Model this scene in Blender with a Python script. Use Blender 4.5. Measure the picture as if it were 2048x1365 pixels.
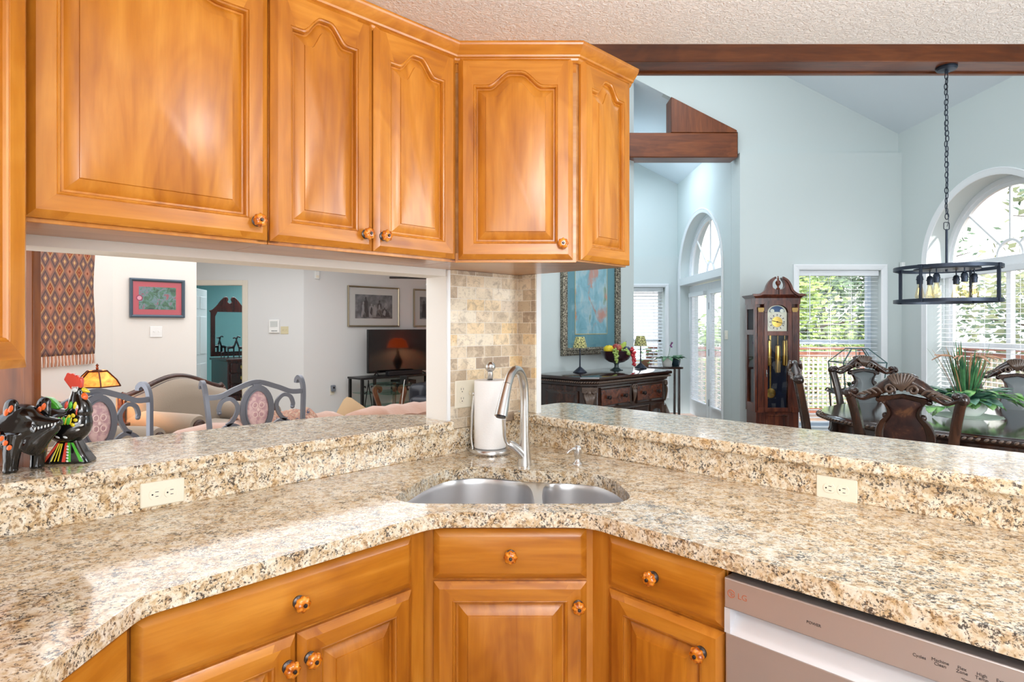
import bpy, math, random
from mathutils import Vector, Matrix
R = math.radians; PI = math.pi; cos = math.cos; sin = math.sin
rnd = random.Random(11)
scn = bpy.context.scene
COL = scn.collection
for o in list(bpy.data.objects):
    bpy.data.objects.remove(o)

# ------------------------------------------------------------------ camera
cam_d = bpy.data.cameras.new('camera')
cam_d.sensor_width = 36.0
cam_d.lens = 1242.0 / 2048.0 * 36.0
cam_d.shift_y = (655.0 - 682.5) / 2048.0
cam_d.clip_start = 0.05
cam = bpy.data.objects.new('camera', cam_d)
COL.objects.link(cam)
cam.location = (0, 0, 1.43)
cam.rotation_euler = (R(90), 0, 0)
scn.camera = cam

# ------------------------------------------------------------------ view, world, lights
vs = scn.view_settings
vs.view_transform = 'Standard'; vs.look = 'None'; vs.gamma = 1.0; vs.use_curve_mapping = False
vs.exposure = 0.38
scn.cycles.use_denoising = True
scn.cycles.max_bounces = 10
scn.cycles.diffuse_bounces = 5
scn.cycles.glossy_bounces = 5
scn.cycles.transmission_bounces = 8
scn.cycles.transparent_max_bounces = 16
scn.cycles.sample_clamp_indirect = 6.0
scn.cycles.caustics_reflective = False
scn.cycles.caustics_refractive = False

W = bpy.data.worlds.new('sky'); scn.world = W; W.use_nodes = True
nt = W.node_tree; nt.nodes.clear()
def wn(t, **k):
    n = nt.nodes.new(t)
    for a, b in k.items(): setattr(n, a, b)
    return n
tc = wn('ShaderNodeTexCoord'); sep = wn('ShaderNodeSeparateXYZ')
nt.links.new(tc.outputs['Generated'], sep.inputs[0])
ramp = wn('ShaderNodeValToRGB')
ramp.color_ramp.elements[0].position = 0.0; ramp.color_ramp.elements[0].color = (0.95, 0.97, 1, 1)
ramp.color_ramp.elements[1].position = 0.75; ramp.color_ramp.elements[1].color = (0.36, 0.58, 0.95, 1)
nt.links.new(sep.outputs['Z'], ramp.inputs[0])
cl = wn('ShaderNodeTexNoise'); cl.inputs['Scale'].default_value = 5.0; cl.inputs['Detail'].default_value = 6
mp = wn('ShaderNodeMapping'); mp.inputs['Scale'].default_value = (1, 1, 2.6)
nt.links.new(tc.outputs['Generated'], mp.inputs[0]); nt.links.new(mp.outputs[0], cl.inputs[0])
cr = wn('ShaderNodeValToRGB'); cr.color_ramp.elements[0].position = 0.42; cr.color_ramp.elements[1].position = 0.56
nt.links.new(cl.outputs[0], cr.inputs[0])
mx = wn('ShaderNodeMix', data_type='RGBA')
nt.links.new(cr.outputs[0], mx.inputs[0]); nt.links.new(ramp.outputs[0], mx.inputs[6])
mx.inputs[7].default_value = (1.0, 1.0, 1.0, 1)
bg = wn('ShaderNodeBackground'); bg.inputs[1].default_value = 2.6
nt.links.new(mx.outputs[2], bg.inputs[0])
wo = wn('ShaderNodeOutputWorld'); nt.links.new(bg.outputs[0], wo.inputs[0])

def light(name, typ, loc, energy, col=(1, 1, 1), size=None, rot=(0, 0, 0), angle=None):
    d = bpy.data.lights.new(name, typ); d.energy = energy; d.color = col
    if typ == 'AREA':
        d.shape = 'RECTANGLE'; d.size = size[0]; d.size_y = size[1]
    elif typ == 'POINT': d.shadow_soft_size = size or 0.05
    elif typ == 'SUN': d.angle = angle or 0.01
    o = bpy.data.objects.new(name, d); COL.objects.link(o); o.location = loc; o.rotation_euler = rot
    return o
# sun: from the right (+X), a little from behind the camera, high
_sd = Vector((-0.50, 0.72, -0.52)).normalized()
sun = light('sun', 'SUN', (9, -3, 8), 4.5, (1.0, 0.95, 0.86), angle=0.012)
sun.rotation_euler = _sd.to_track_quat('-Z', 'Y').to_euler()
# added fill lights without fixtures, all out of view: kitchen, then the other rooms
light('kitchen_overhead_fill', 'POINT', (0.45, -0.9, 2.10), 44, (0.97, 0.985, 1.0), 0.16)  # added fill point behind the camera, no lamp hangs here
light('kitchen_overhead_fill', 'POINT', (0.55, 0.95, 2.18), 14, (0.97, 0.985, 1.0), 0.10)  # second added fill point, nearer the cabinets
light('kitchen_back_fill', 'AREA', (0.9, -2.1, 1.55), 52, (0.88, 0.94, 1.0), (2.4, 1.5), (R(90), 0, R(8)))  # added area fill before the solid back wall, in place of a window
light('kitchen_upward_fill', 'AREA', (0.7, 1.0, 2.06), 6.2, (0.98, 0.985, 1.0), (1.8, 1.0), (R(180), 0, 0))  # added upward fill to brighten the kitchen ceiling, no fixture stands here
light('dining_overhead_fill', 'AREA', (1.2, 5.3, 4.9), 70, (0.90, 0.96, 1.0), (3.0, 3.2))  # added area fill high in the vault, no fixture
light('dining_vault_fill', 'AREA', (2.3, 4.3, 4.0), 22, (0.93, 0.97, 1.0), (2.6, 2.2), (R(180), 0, 0))  # added upward fill for the vault ceiling
light('dining_side_fill', 'AREA', (4.55, 1.3, 1.35), 130, (0.86, 0.94, 1.0), (2.6, 1.8), (R(90), 0, R(34)))  # added side fill in front of the solid right wall, no window there
light('living_overhead_fill', 'AREA', (-2.6, 5.9, 2.585), 118, (0.97, 0.98, 1.0), (4.4, 5.4))  # added sheet of fill light just below the unseen living room ceiling
light('alcove_fill', 'AREA', (1.9, 9.2, 4.0), 24, (0.74, 0.87, 1.0), (0.9, 0.9))  # added bluish fill for the alcove, no fixture
light('bedroom_fill', 'AREA', (-4.6, 11.3, 2.5), 40, (0.9, 0.97, 1.0), (1.2, 1.2))  # added fill for the bedroom, no fixture

# ------------------------------------------------------------------ mesh helpers
class MB:
    def __init__(s): s.v = []; s.f = []; s.m = []
    def add(s, vs_, fs, M=None, mi=0):
        o = len(s.v)
        if M is None: s.v += [tuple(v) for v in vs_]
        else: s.v += [tuple(M @ Vector(v)) for v in vs_]
        s.f += [tuple(i + o for i in f) for f in fs]; s.m += [mi] * len(fs)
        return s
    def box(s, x0, x1, y0, y1, z0, z1, M=None, mi=0):
        v = [(x0,y0,z0),(x1,y0,z0),(x1,y1,z0),(x0,y1,z0),(x0,y0,z1),(x1,y0,z1),(x1,y1,z1),(x0,y1,z1)]
        return s.add(v, [(0,3,2,1),(4,5,6,7),(0,1,5,4),(1,2,6,5),(2,3,7,6),(3,0,4,7)], M, mi)
    def bar(s, a, b, w, d=None, mi=0, up=(0,0,1)):
        a = Vector(a); b = Vector(b); z = (b - a); L = z.length; z.normalize()
        u = Vector(up)
        if abs(z.dot(u)) > .98: u = Vector((1,0,0))
        x = u.cross(z).normalized(); y = z.cross(x)
        M = Matrix((x, y, z)).transposed().to_4x4(); M.translation = a
        d = d or w
        return s.box(-w/2, w/2, -d/2, d/2, 0, L, M, mi)
    def loops(s, lps, cap0=False, cap1=False, closed=True, M=None, mi=0):
        n = len(lps[0]); vs_ = [p for l in lps for p in l]; fs = []
        for i in range(len(lps) - 1):
            for j in range(n if closed else n - 1):
                k = (j + 1) % n
                fs.append((i*n+j, i*n+k, (i+1)*n+k, (i+1)*n+j))
        if cap0: fs.append(tuple(range(n))[::-1])
        if cap1: fs.append(tuple((len(lps)-1)*n + j for j in range(n)))
        return s.add(vs_, fs, M, mi)
    def slab(s, pts, z0, z1, M=None, mi=0):          # outline in xy, extruded in z
        return s.loops([[(x,y,z0) for x,y in pts], [(x,y,z1) for x,y in pts]], True, True, M=M, mi=mi)
    def prism(s, pts, y0, y1, M=None, mi=0):         # outline in xz, extruded in y
        return s.loops([[(x,y1,z) for x,z in pts], [(x,y0,z) for x,z in pts]], True, True, M=M, mi=mi)
    def lathe(s, prof, n=24, c=(0,0,0), M=None, mi=0, lobes=0, amp=0.0, sx=1.0, sy=1.0, cap=True):
        lps = []
        for r, z in prof:
            lps.append([(c[0]+sx*r*(1+amp*cos(lobes*2*PI*j/n))*cos(2*PI*j/n), c[1]+sy*r*(1+amp*cos(lobes*2*PI*j/n))*sin(2*PI*j/n), c[2]+z) for j in range(n)])
        return s.loops(lps, cap, cap, M=M, mi=mi)
    def ball(s, c, rx, ry=None, rz=None, n=14, m=8, M=None, mi=0):
        ry = ry or rx; rz = rz or rx
        lps = [[(c[0]+rx*sin(PI*(i+.02)/(m+.04))*cos(2*PI*j/n), c[1]+ry*sin(PI*(i+.02)/(m+.04))*sin(2*PI*j/n), c[2]-rz*cos(PI*(i+.02)/(m+.04))) for j in range(n)] for i in range(m+1)]
        return s.loops(lps, True, True, M=M, mi=mi)
    def sweep(s, path, sec, closed=False, up=(0,0,1), M=None, mi=0, scale=None):
        P = [Vector(p) for p in path]; n = len(P); U = Vector(up); lps = []; prevx = None
        for i, p in enumerate(P):
            if closed: t = P[(i+1) % n] - P[i-1]
            else: t = P[min(i+1, n-1)] - P[max(i-1, 0)]
            if t.length < 1e-9: t = Vector((0,0,1))
            t.normalize()
            if prevx is None:
                x = U.cross(t)
                if x.length < 1e-3: x = Vector((1,0,0)).cross(t)
                x.normalize()
            else:
                x = prevx - t * prevx.dot(t)
                if x.length < 1e-6: x = U.cross(t)
                x.normalize()
            prevx = x; y = t.cross(x); k = 1.0 if scale is None else scale[i]
            lps.append([tuple(p + x*(a*k) + y*(b*k)) for a, b in sec])
        if closed: lps.append(lps[0])
        return s.loops(lps, not closed, not closed, M=M, mi=mi)
    def tube(s, path, r, n=8, closed=False, M=None, mi=0, up=(0,0,1), flat=1.0):
        if isinstance(r, (int, float)): r0 = r; sc = None
        else:
            r0 = 1.0; r = list(r); k = len(path); sc = []
            for i in range(k):
                t = i/max(1, k-1)*(len(r)-1); j = min(int(t), len(r)-2) if len(r) > 1 else 0
                sc.append(r[j] + (r[min(j+1, len(r)-1)]-r[j])*(t-j))
        sec = [(r0*cos(2*PI*j/n), r0*flat*sin(2*PI*j/n)) for j in range(n)]
        return s.sweep(path, sec, closed, up, M, mi, sc)
    def grid(s, nx, ny, fn, M=None, mi=0):
        vs_ = [fn(i/nx, j/ny) for j in range(ny+1) for i in range(nx+1)]
        fs = [(j*(nx+1)+i, j*(nx+1)+i+1, (j+1)*(nx+1)+i+1, (j+1)*(nx+1)+i) for j in range(ny) for i in range(nx)]
        return s.add(vs_, fs, M, mi)
    def build(s, name, mat, parent=None, bevel=0.0, smooth=32, sub=0, seg=2, solid=0, fuse=0):
        me = bpy.data.meshes.new(name)
        me.from_pydata(s.v, [], s.f)
        mats = mat if isinstance(mat, (list, tuple)) else [mat]
        for m in mats: me.materials.append(m)
        if len(mats) > 1: me.polygons.foreach_set('material_index', s.m)
        me.update()
        if smooth:
            me.polygons.foreach_set('use_smooth', [True]*len(me.polygons))
            me.set_sharp_from_angle(angle=R(smooth))
        o = bpy.data.objects.new(name, me); COL.objects.link(o)
        if parent is not None: o.parent = parent
        if solid:
            md = o.modifiers.new('solid', 'SOLIDIFY'); md.thickness = solid; md.offset = 0
        if fuse:
            md = o.modifiers.new('remesh', 'REMESH'); md.mode = 'VOXEL'; md.voxel_size = fuse; md.use_smooth_shade = True
            md = o.modifiers.new('smooth', 'SMOOTH'); md.factor = .5; md.iterations = 8
        if bevel:
            md = o.modifiers.new('bevel', 'BEVEL'); md.width = bevel; md.segments = seg; md.limit_method = 'ANGLE'; md.angle_limit = R(35)
        if sub:
            md = o.modifiers.new('sub', 'SUBSURF'); md.levels = sub; md.render_levels = sub
        return o

def thing(name, label, cat, loc=(0,0,0), rotz=0.0, group=None):
    o = bpy.data.objects.new(name, None); COL.objects.link(o); o.empty_display_size = .05
    o.location = loc; o.rotation_euler = (0, 0, rotz)
    o['label'] = label; o['category'] = cat
    if group: o['group'] = group
    return o
def tag(o, label, cat, group=None):
    o['label'] = label; o['category'] = cat
    if group: o['group'] = group
    return o
def struct(o, label=None):
    o['kind'] = 'structure'
    if label: o['label'] = label
    return o
def copy_tree(o, parent=None):
    c = o.copy(); COL.objects.link(c)
    if parent is not None: c.parent = parent
    for ch in list(o.children): copy_tree(ch, c)
    return c
def TR(x=0, y=0, z=0, rz=0, rx=0, ry=0, s=1):
    return Matrix.Translation((x,y,z)) @ Matrix.Rotation(rz,4,'Z') @ Matrix.Rotation(rx,4,'X') @ Matrix.Rotation(ry,4,'Y') @ Matrix.Scale(s,4)
def arc(cx, cz, r, a0, a1, n, rz=None):
    rz = rz or r
    return [(cx + r*cos(R(a0+(a1-a0)*i/n)), cz + rz*sin(R(a0+(a1-a0)*i/n))) for i in range(n+1)]
def spline(pts, n=8):
    P = [Vector(p) for p in pts]; out = []
    for i in range(len(P)-1):
        p0 = P[max(i-1,0)]; p1 = P[i]; p2 = P[i+1]; p3 = P[min(i+2,len(P)-1)]
        for k in range(n):
            t = k/n; t2 = t*t; t3 = t2*t
            out.append(0.5*((2*p1)+(-p0+p2)*t+(2*p0-5*p1+4*p2-p3)*t2+(-p0+3*p1-3*p2+p3)*t3))
    out.append(P[-1]); return out
def rrect(x0, x1, y0, y1, r, n=5):
    out = []
    for cx, cy, a in ((x1-r,y0+r,-90),(x1-r,y1-r,0),(x0+r,y1-r,90),(x0+r,y0+r,180)):
        out += [(cx+r*cos(R(a+90*i/n)), cy+r*sin(R(a+90*i/n))) for i in range(n+1)]
    return out

# ------------------------------------------------------------------ materials
def srgb(r, g, b):
    f = lambda c: (c/12.92 if c <= .04045 else ((c+.055)/1.055)**2.4)
    return (f(r/255), f(g/255), f(b/255), 1)
class Mat:
    def __init__(s, name, col=(.8,.8,.8,1), rough=.5, metal=0.0, coat=0.0, spec=.5, emit=None, es=0.0, trans=0.0, alpha=1.0, ior=1.45, sheen=0.0):
        s.m = bpy.data.materials.new(name); s.m.use_nodes = True
        s.t = s.m.node_tree; s.b = s.t.nodes['Principled BSDF']; i = s.b.inputs
        i['Base Color'].default_value = col; i['Roughness'].default_value = rough; i['Metallic'].default_value = metal
        i['Coat Weight'].default_value = coat; i['Coat Roughness'].default_value = .12; i['Specular IOR Level'].default_value = spec
        i['Transmission Weight'].default_value = trans; i['Alpha'].default_value = alpha; i['IOR'].default_value = ior
        i['Sheen Weight'].default_value = sheen
        if emit: i['Emission Color'].default_value = emit; i['Emission Strength'].default_value = es
    def n(s, t, **k):
        x = s.t.nodes.new(t)
        for a, b in k.items(): setattr(x, a, b)
        return x
    def L(s, a, b): s.t.links.new(a, b)
    def coord(s, scale=(1,1,1), rot=(0,0,0), kind='Object', loc=(0,0,0), rand=False):
        tc_ = s.n('ShaderNodeTexCoord'); m = s.n('ShaderNodeMapping')
        m.inputs['Scale'].default_value = scale; m.inputs['Rotation'].default_value = rot; m.inputs['Location'].default_value = loc
        s.L(tc_.outputs[kind], m.inputs[0])
        if rand:
            oi = s.n('ShaderNodeObjectInfo'); a = s.n('ShaderNodeVectorMath', operation='MULTIPLY_ADD')
            s.L(oi.outputs['Random'], a.inputs[0]); a.inputs[1].default_value = (7.3, 11.1, 5.7); s.L(m.outputs[0], a.inputs[2]); return a.outputs[0]
        return m.outputs[0]
    def noise(s, vec, scale, detail=4, rough=.5, dist=0.0):
        x = s.n('ShaderNodeTexNoise'); x.inputs['Scale'].default_value = scale; x.inputs['Detail'].default_value = detail
        x.inputs['Roughness'].default_value = rough; x.inputs['Distortion'].default_value = dist
        s.L(vec, x.inputs['Vector']); return x.outputs[0]
    def vor(s, vec, scale, out='Distance', feat='F1'):
        x = s.n('ShaderNodeTexVoronoi', feature=feat); x.inputs['Scale'].default_value = scale
        s.L(vec, x.inputs['Vector']); return x.outputs[out]
    def ramp(s, fac, stops, interp='LINEAR'):
        x = s.n('ShaderNodeValToRGB'); e = x.color_ramp; e.interpolation = interp
        while len(e.elements) < len(stops): e.elements.new(.5)
        for el, (p, c) in zip(e.elements, stops): el.position = p; el.color = c
        s.L(fac, x.inputs[0]); return x.outputs[0]
    def mix(s, fac, a, b, mode='MIX'):
        x = s.n('ShaderNodeMix', data_type='RGBA', blend_type=mode)
        for v, i in ((fac,0),(a,6),(b,7)):
            if hasattr(v, 'links') or hasattr(v, 'is_linked'): s.L(v, x.inputs[i])
            else: x.inputs[i].default_value = v
        return x.outputs[2]
    def math(s, op, a, b=0.0):
        x = s.n('ShaderNodeMath', operation=op)
        for v, i in ((a,0),(b,1)):
            if hasattr(v, 'is_linked'): s.L(v, x.inputs[i])
            else: x.inputs[i].default_value = v
        return x.outputs[0]
    def col(s, v): s.L(v, s.b.inputs['Base Color']); return s
    def bump(s, h, strength=.3, dist=.01):
        x = s.n('ShaderNodeBump'); x.inputs['Strength'].default_value = strength; x.inputs['Distance'].default_value = dist
        s.L(h, x.inputs['Height']); s.L(x.outputs[0], s.b.inputs['Normal']); return s
G1 = lambda v: (v, v, v, 1)

def wood(name, dark, mid, light_, axis='z', scale=1.0, rough=.35, coat=.25, figure=.5, spec=.5):
    m = Mat(name, mid, rough, coat=coat, spec=spec)
    st = {'z': (1,1,.09), 'x': (.09,1,1), 'y': (1,.09,1)}[axis]
    v = m.coord(tuple(scale*a for a in st), rand=True)
    big = m.noise(m.coord(tuple(scale*a for a in {'z': (1,1,.30), 'x': (.30,1,1), 'y': (1,.30,1)}[axis]), rand=True), 3.2, 3, .5, 1.6)
    rings = m.n('ShaderNodeTexNoise'); rings.inputs['Scale'].default_value = 26; rings.inputs['Detail'].default_value = 5; rings.inputs['Distortion'].default_value = .6
    m.L(v, rings.inputs['Vector'])
    fac = m.math('ADD', m.math('MULTIPLY', big, figure), m.math('MULTIPLY', rings.outputs[0], 1-figure))
    sinv = m.math('SINE', m.math('MULTIPLY', big, 46.0))
    fac = m.math('ADD', fac, m.math('MULTIPLY', sinv, .028))
    c = m.ramp(fac, [(.32, dark), (.5, mid), (.68, light_)])
    fine = m.noise(m.coord(tuple(scale*a for a in st)), 130, 3)
    c = m.mix(m.ramp(fine, [(.45, G1(0)), (.75, G1(.16))]), c, dark)
    m.col(c); m.b.inputs['Coat Roughness'].default_value = .26 if rough > .24 else .1
    return m.m
def plain(name, col, rough=.5, **k): return Mat(name, col, rough, **k).m

MAPLE = wood('honey_maple_vertical', srgb(154,86,18), srgb(188,117,32), srgb(210,142,54), 'z', rough=.30, coat=.35)
MAPLE_H = wood('honey_maple_horizontal', srgb(154,86,18), srgb(188,117,32), srgb(210,142,54), 'x', rough=.30, coat=.35)
MAPLE_U = wood('honey_maple_underside', srgb(150,98,50), srgb(176,122,72), srgb(196,146,92), 'x', rough=.28, coat=.4)
MAPLE_D = wood('brown_stained_maple', srgb(84,40,6), srgb(124,64,14), srgb(152,86,24), 'z', rough=.42, coat=.15)
BEAMW = wood('dark_beam_wood', srgb(84,40,14), srgb(116,58,24), srgb(140,76,34), 'x', rough=.4, coat=.2)
BEAMV = wood('dark_beam_wood_upright', srgb(84,40,14), srgb(116,58,24), srgb(140,76,34), 'z', rough=.4, coat=.2)
CHERRY = wood('cherry_clock_wood', srgb(52,22,16), srgb(92,42,28), srgb(128,64,38), 'z', rough=.25, coat=.5)
WALNUT = wood('dark_carved_walnut', srgb(24,13,10), srgb(50,28,20), srgb(84,50,34), 'z', rough=.22, coat=.6)
WALNUT_H = wood('dark_walnut_top', srgb(24,13,10), srgb(46,26,20), srgb(70,42,30), 'x', rough=.10, coat=.8)
BURL = Mat('burl_panel', srgb(100,50,30), .2, coat=.6)
BURL.col(BURL.ramp(BURL.noise(BURL.coord(), 14, 5, .6, 1.2), [(.3, srgb(50,24,18)), (.55, srgb(104,52,32)), (.75, srgb(140,84,54))])); BURL = BURL.m

def granite():
    m = Mat('cream_brown_granite', rough=.10, coat=.22)
    v = m.coord(kind='Object')
    w = m.n('ShaderNodeVectorMath', operation='ADD')
    nz = m.n('ShaderNodeTexNoise'); nz.inputs['Scale'].default_value = 26; nz.inputs['Detail'].default_value = 3
    m.L(v, nz.inputs['Vector'])
    sc = m.n('ShaderNodeVectorMath', operation='SCALE'); sc.inputs[3].default_value = .03
    m.L(nz.outputs['Color'], sc.inputs[0]); m.L(v, w.inputs[0]); m.L(sc.outputs[0], w.inputs[1]); wv = w.outputs[0]
    n1 = m.noise(wv, 48, 5, .60)
    base = m.ramp(n1, [(.30, srgb(182,152,112)), (.42, srgb(212,188,152)), (.53, srgb(229,216,192)), (.70, srgb(240,234,222))])
    gold = m.noise(wv, 30, 5, .62, .4)
    base = m.mix(m.ramp(gold, [(.53, G1(0)), (.66, G1(.52))]), base, srgb(206,164,106))
    crys = m.vor(wv, 52)                                            # pale crystals
    base = m.mix(m.ramp(crys, [(.10, G1(.8)), (.34, G1(0))]), base, srgb(246,240,226))
    d1_ = m.noise(wv, 125, 5, .70)
    clus = m.noise(wv, 30, 4, .62)
    sp = m.math('ADD', m.math('MULTIPLY', d1_, .70), m.math('MULTIPLY', clus, .30))
    base = m.mix(m.ramp(sp, [(.528, G1(0)), (.570, G1(.75))]), base, srgb(128,94,58))
    d2_ = m.noise(m.coord(loc=(3.1,1.7,.4)), 140, 5, .70)
    sp2 = m.math('ADD', m.math('MULTIPLY', d2_, .68), m.math('MULTIPLY', m.noise(m.coord(loc=(7,2,5)), 26, 4, .62), .32))
    base = m.mix(m.ramp(sp2, [(.538, G1(0)), (.566, G1(.9))]), base, srgb(58,52,50))
    m.col(base)
    return m.m
GRANITE = granite()

def tiles():
    m = Mat('split_travertine_tile', rough=.55)
    v = m.coord(kind='Object', rot=(R(90),0,0), loc=(.118,0,.0))
    b = m.n('ShaderNodeTexBrick'); b.offset = .5; b.offset_frequency = 2
    b.inputs['Scale'].default_value = 1.0; b.inputs['Brick Width'].default_value = .1016*1.0; b.inputs['Row Height'].default_value = .0500
    b.inputs['Mortar Size'].default_value = .0016; b.inputs['Mortar Smooth'].default_value = .3; b.inputs['Bias'].default_value = 0.0
    b.inputs['Color1'].default_value = (0,0,0,1); b.inputs['Color2'].default_value = (1,1,1,1); b.inputs['Mortar'].default_value = (.5,.5,.5,1)
    m.L(v, b.inputs['Vector'])
    tone = m.ramp(b.outputs['Color'], [(.0, srgb(164,144,124)), (.2, srgb(202,182,154)), (.42, srgb(226,214,192)), (.62, srgb(236,226,208)), (.8, srgb(226,198,152)), (1.0, srgb(216,206,194))])
    n1 = m.noise(v, 30, 6, .65, .8)
    tone = m.mix(m.ramp(n1, [(.36, G1(.5)), (.52, G1(0))]), tone, srgb(146,130,114))
    tone = m.mix(m.ramp(m.noise(v, 150, 3, .6), [(.30, G1(.5)), (.42, G1(0))]), tone, srgb(120,106,96))
    tone = m.mix(m.ramp(m.noise(v, 18, 4, .6, .5), [(.52, G1(0)), (.7, G1(.6))]), tone, srgb(240,224,198))
    c = m.mix(b.outputs['Fac'], tone, srgb(222,214,202))
    m.col(c); m.bump(m.math('SUBTRACT', m.math('MULTIPLY', n1, .25), b.outputs['Fac']), .35, .004)
    return m.m
TILE = tiles()

def painted(name, col, bump=.08, sc=90):
    m = Mat(name, col, .75, spec=.25)
    m.bump(m.noise(m.coord(), sc, 3), bump, .004); return m.m
WALL_K = painted('warm_white_paint', srgb(232,228,222))
WALL_L = painted('soft_grey_white_paint', srgb(222,222,222))
WALL_D = painted('pale_sage_paint', srgb(208,216,215))
WALL_B = painted('teal_paint', srgb(140,186,188))
TRIMW = plain('white_trim_paint', srgb(238,240,242), .35)
CEIL_T = Mat('stippled_ceiling', srgb(242,238,235), .85, spec=.2)
_v = CEIL_T.coord()
CEIL_T.bump(CEIL_T.ramp(CEIL_T.noise(_v, 62, 4, .6, 1.0), [(.42, G1(0)), (.6, G1(1))]), .6, .009); CEIL_T = CEIL_T.m
CEIL_S = painted('smooth_white_ceiling', srgb(226,234,240), .03)
FLOORW = wood('oak_floor', srgb(124,100,80), srgb(150,126,104), srgb(172,150,126), 'x', rough=.4)
CARPET = painted('beige_carpet', srgb(186,172,152), .5, 300)
def brushed(name, col, rough=.28):
    m = Mat(name, col, rough, metal=1.0)
    n_ = m.noise(m.coord((1,1,40)), 60, 2)
    m.L(m.ramp(n_, [(.3, G1(rough-.06)), (.7, G1(rough+.10))]), m.b.inputs['Roughness']); return m.m
STEEL = Mat('brushed_nickel', srgb(206,205,203), .27, metal=1.0).m
STEEL_S = Mat('sink_steel', srgb(222,222,224), .30, metal=.95).m
STEEL_P = Mat('handle_scoop_steel', srgb(226,226,230), .45, metal=.35).m
STEEL_D = Mat('dishwasher_steel', srgb(212,204,202), .36, metal=.72).m
DARKMETAL = plain('dark_oiled_metal', srgb(84,78,76), .32, metal=.9)
IRON = plain('pewter_painted_iron', srgb(112,114,122), .36, metal=.5)
BLACK = plain('black_plastic', srgb(22,22,24), .35)
GLOSSBLACK = plain('glossy_black_lacquer', srgb(12,12,13), .10, coat=.8)
IVORY = plain('ivory_plastic', srgb(236,230,212), .35)
WHITEP = plain('white_plastic', srgb(240,240,238), .4)
PAPER = painted('white_paper_towel', srgb(244,243,242), .25, 160)
AMBER = Mat('amber_ceramic', srgb(206,112,20), .12, coat=.8)
AMBER.col(AMBER.ramp(AMBER.noise(AMBER.coord(), 90, 4), [(.35, srgb(150,66,8)), (.5, srgb(208,116,22)), (.68, srgb(236,160,50))])); AMBER = AMBER.m
BRASS = plain('brass', srgb(212,176,96), .22, metal=1.0)
def glass(name, tint=(1,1,1,1), rough=0.0, clear=.88):
    m = bpy.data.materials.new(name); m.use_nodes = True; t = m.node_tree; t.nodes.clear()
    o = t.nodes.new('ShaderNodeOutputMaterial'); mx_ = t.nodes.new('ShaderNodeMixShader'); tr = t.nodes.new('ShaderNodeBsdfTransparent'); gl = t.nodes.new('ShaderNodeBsdfGlossy')
    tr.inputs[0].default_value = tint; gl.inputs['Roughness'].default_value = rough
    lw = t.nodes.new('ShaderNodeLayerWeight'); lw.inputs[0].default_value = .5
    pw = t.nodes.new('ShaderNodeMath'); pw.operation = 'POWER'; pw.inputs[1].default_value = 4.0
    ma = t.nodes.new('ShaderNodeMath'); ma.operation = 'MULTIPLY_ADD'; ma.inputs[1].default_value = .55; ma.inputs[2].default_value = .3*(1-clear)
    t.links.new(lw.outputs['Facing'], pw.inputs[0]); t.links.new(pw.outputs[0], ma.inputs[0])
    t.links.new(ma.outputs[0], mx_.inputs[0]); t.links.new(tr.outputs[0], mx_.inputs[1]); t.links.new(gl.outputs[0], mx_.inputs[2]); t.links.new(mx_.outputs[0], o.inputs[0])
    return m
GLASS = glass('window_glass')
GLASS_G = glass('greenish_table_glass', (.72,.92,.88,1), 0, .7)
GLASS_A = glass('amber_bulb_glass', (1.0,.93,.76,1), 0, .85)
MIRROR = plain('mirror_glass', srgb(225,235,235), .01, metal=1.0)
# ================================================================== the shell
CX_, CY_ = 0.03, 2.86                       # inner corner of the kitchen
A45 = R(45)
FL = TR(CX_, CY_, 0, A45)                   # left wall frame: x runs to the corner, -y faces the kitchen
FR = TR(CX_, CY_, 0, -A45)                  # right wall frame: x runs away from the corner, -y faces the kitchen
def fl(x, y, z=0.0): return tuple(FL @ Vector((x, y, z)))
def fr(x, y, z=0.0): return tuple(FR @ Vector((x, y, z)))
ZC = 2.444; BAR = 1.045; CNT = 0.91

def wall_seg(mb, a, b, t, z0, z1):          # vertical slab from a to b, thickened to the left of a->b by t
    a = Vector(a); b = Vector(b); d = (b - a).normalized(); n = Vector((-d.y, d.x)) * t
    mb.slab([(a.x,a.y),(b.x,b.y),(b.x+n.x,b.y+n.y),(a.x+n.x,a.y+n.y)], z0, z1)

struct(MB().slab([(-1.6,-2.6),(5.1,-2.6),(5.1,7.9),(2.0,10.8),(1.0,10.8),(.1,6.2),(.1,3.0),(-1.6,1.35)], -.08, 0).build('floor', FLOORW))
struct(MB().slab([(-1.6,1.352),(.098,3.0),(.098,6.2),(.0,12.4),(-.9,13.0),(-7.5,13.4),(-7.5,1.352)], -.08, -.002).build('floor_living_room', CARPET))
# kitchen ceiling and the little wall that closes the vault above its edge
struct(MB().slab([(-1.34,-2.4),(4.77,-2.4),(4.77,2.222),(-.61,2.222),(-1.34,1.49)], ZC, ZC+.2).build('ceiling', CEIL_T))
struct(MB().box(-.75, 4.9, 2.12, 2.20, ZC+.2, 5.5).build('wall_vault_front', WALL_D))
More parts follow.
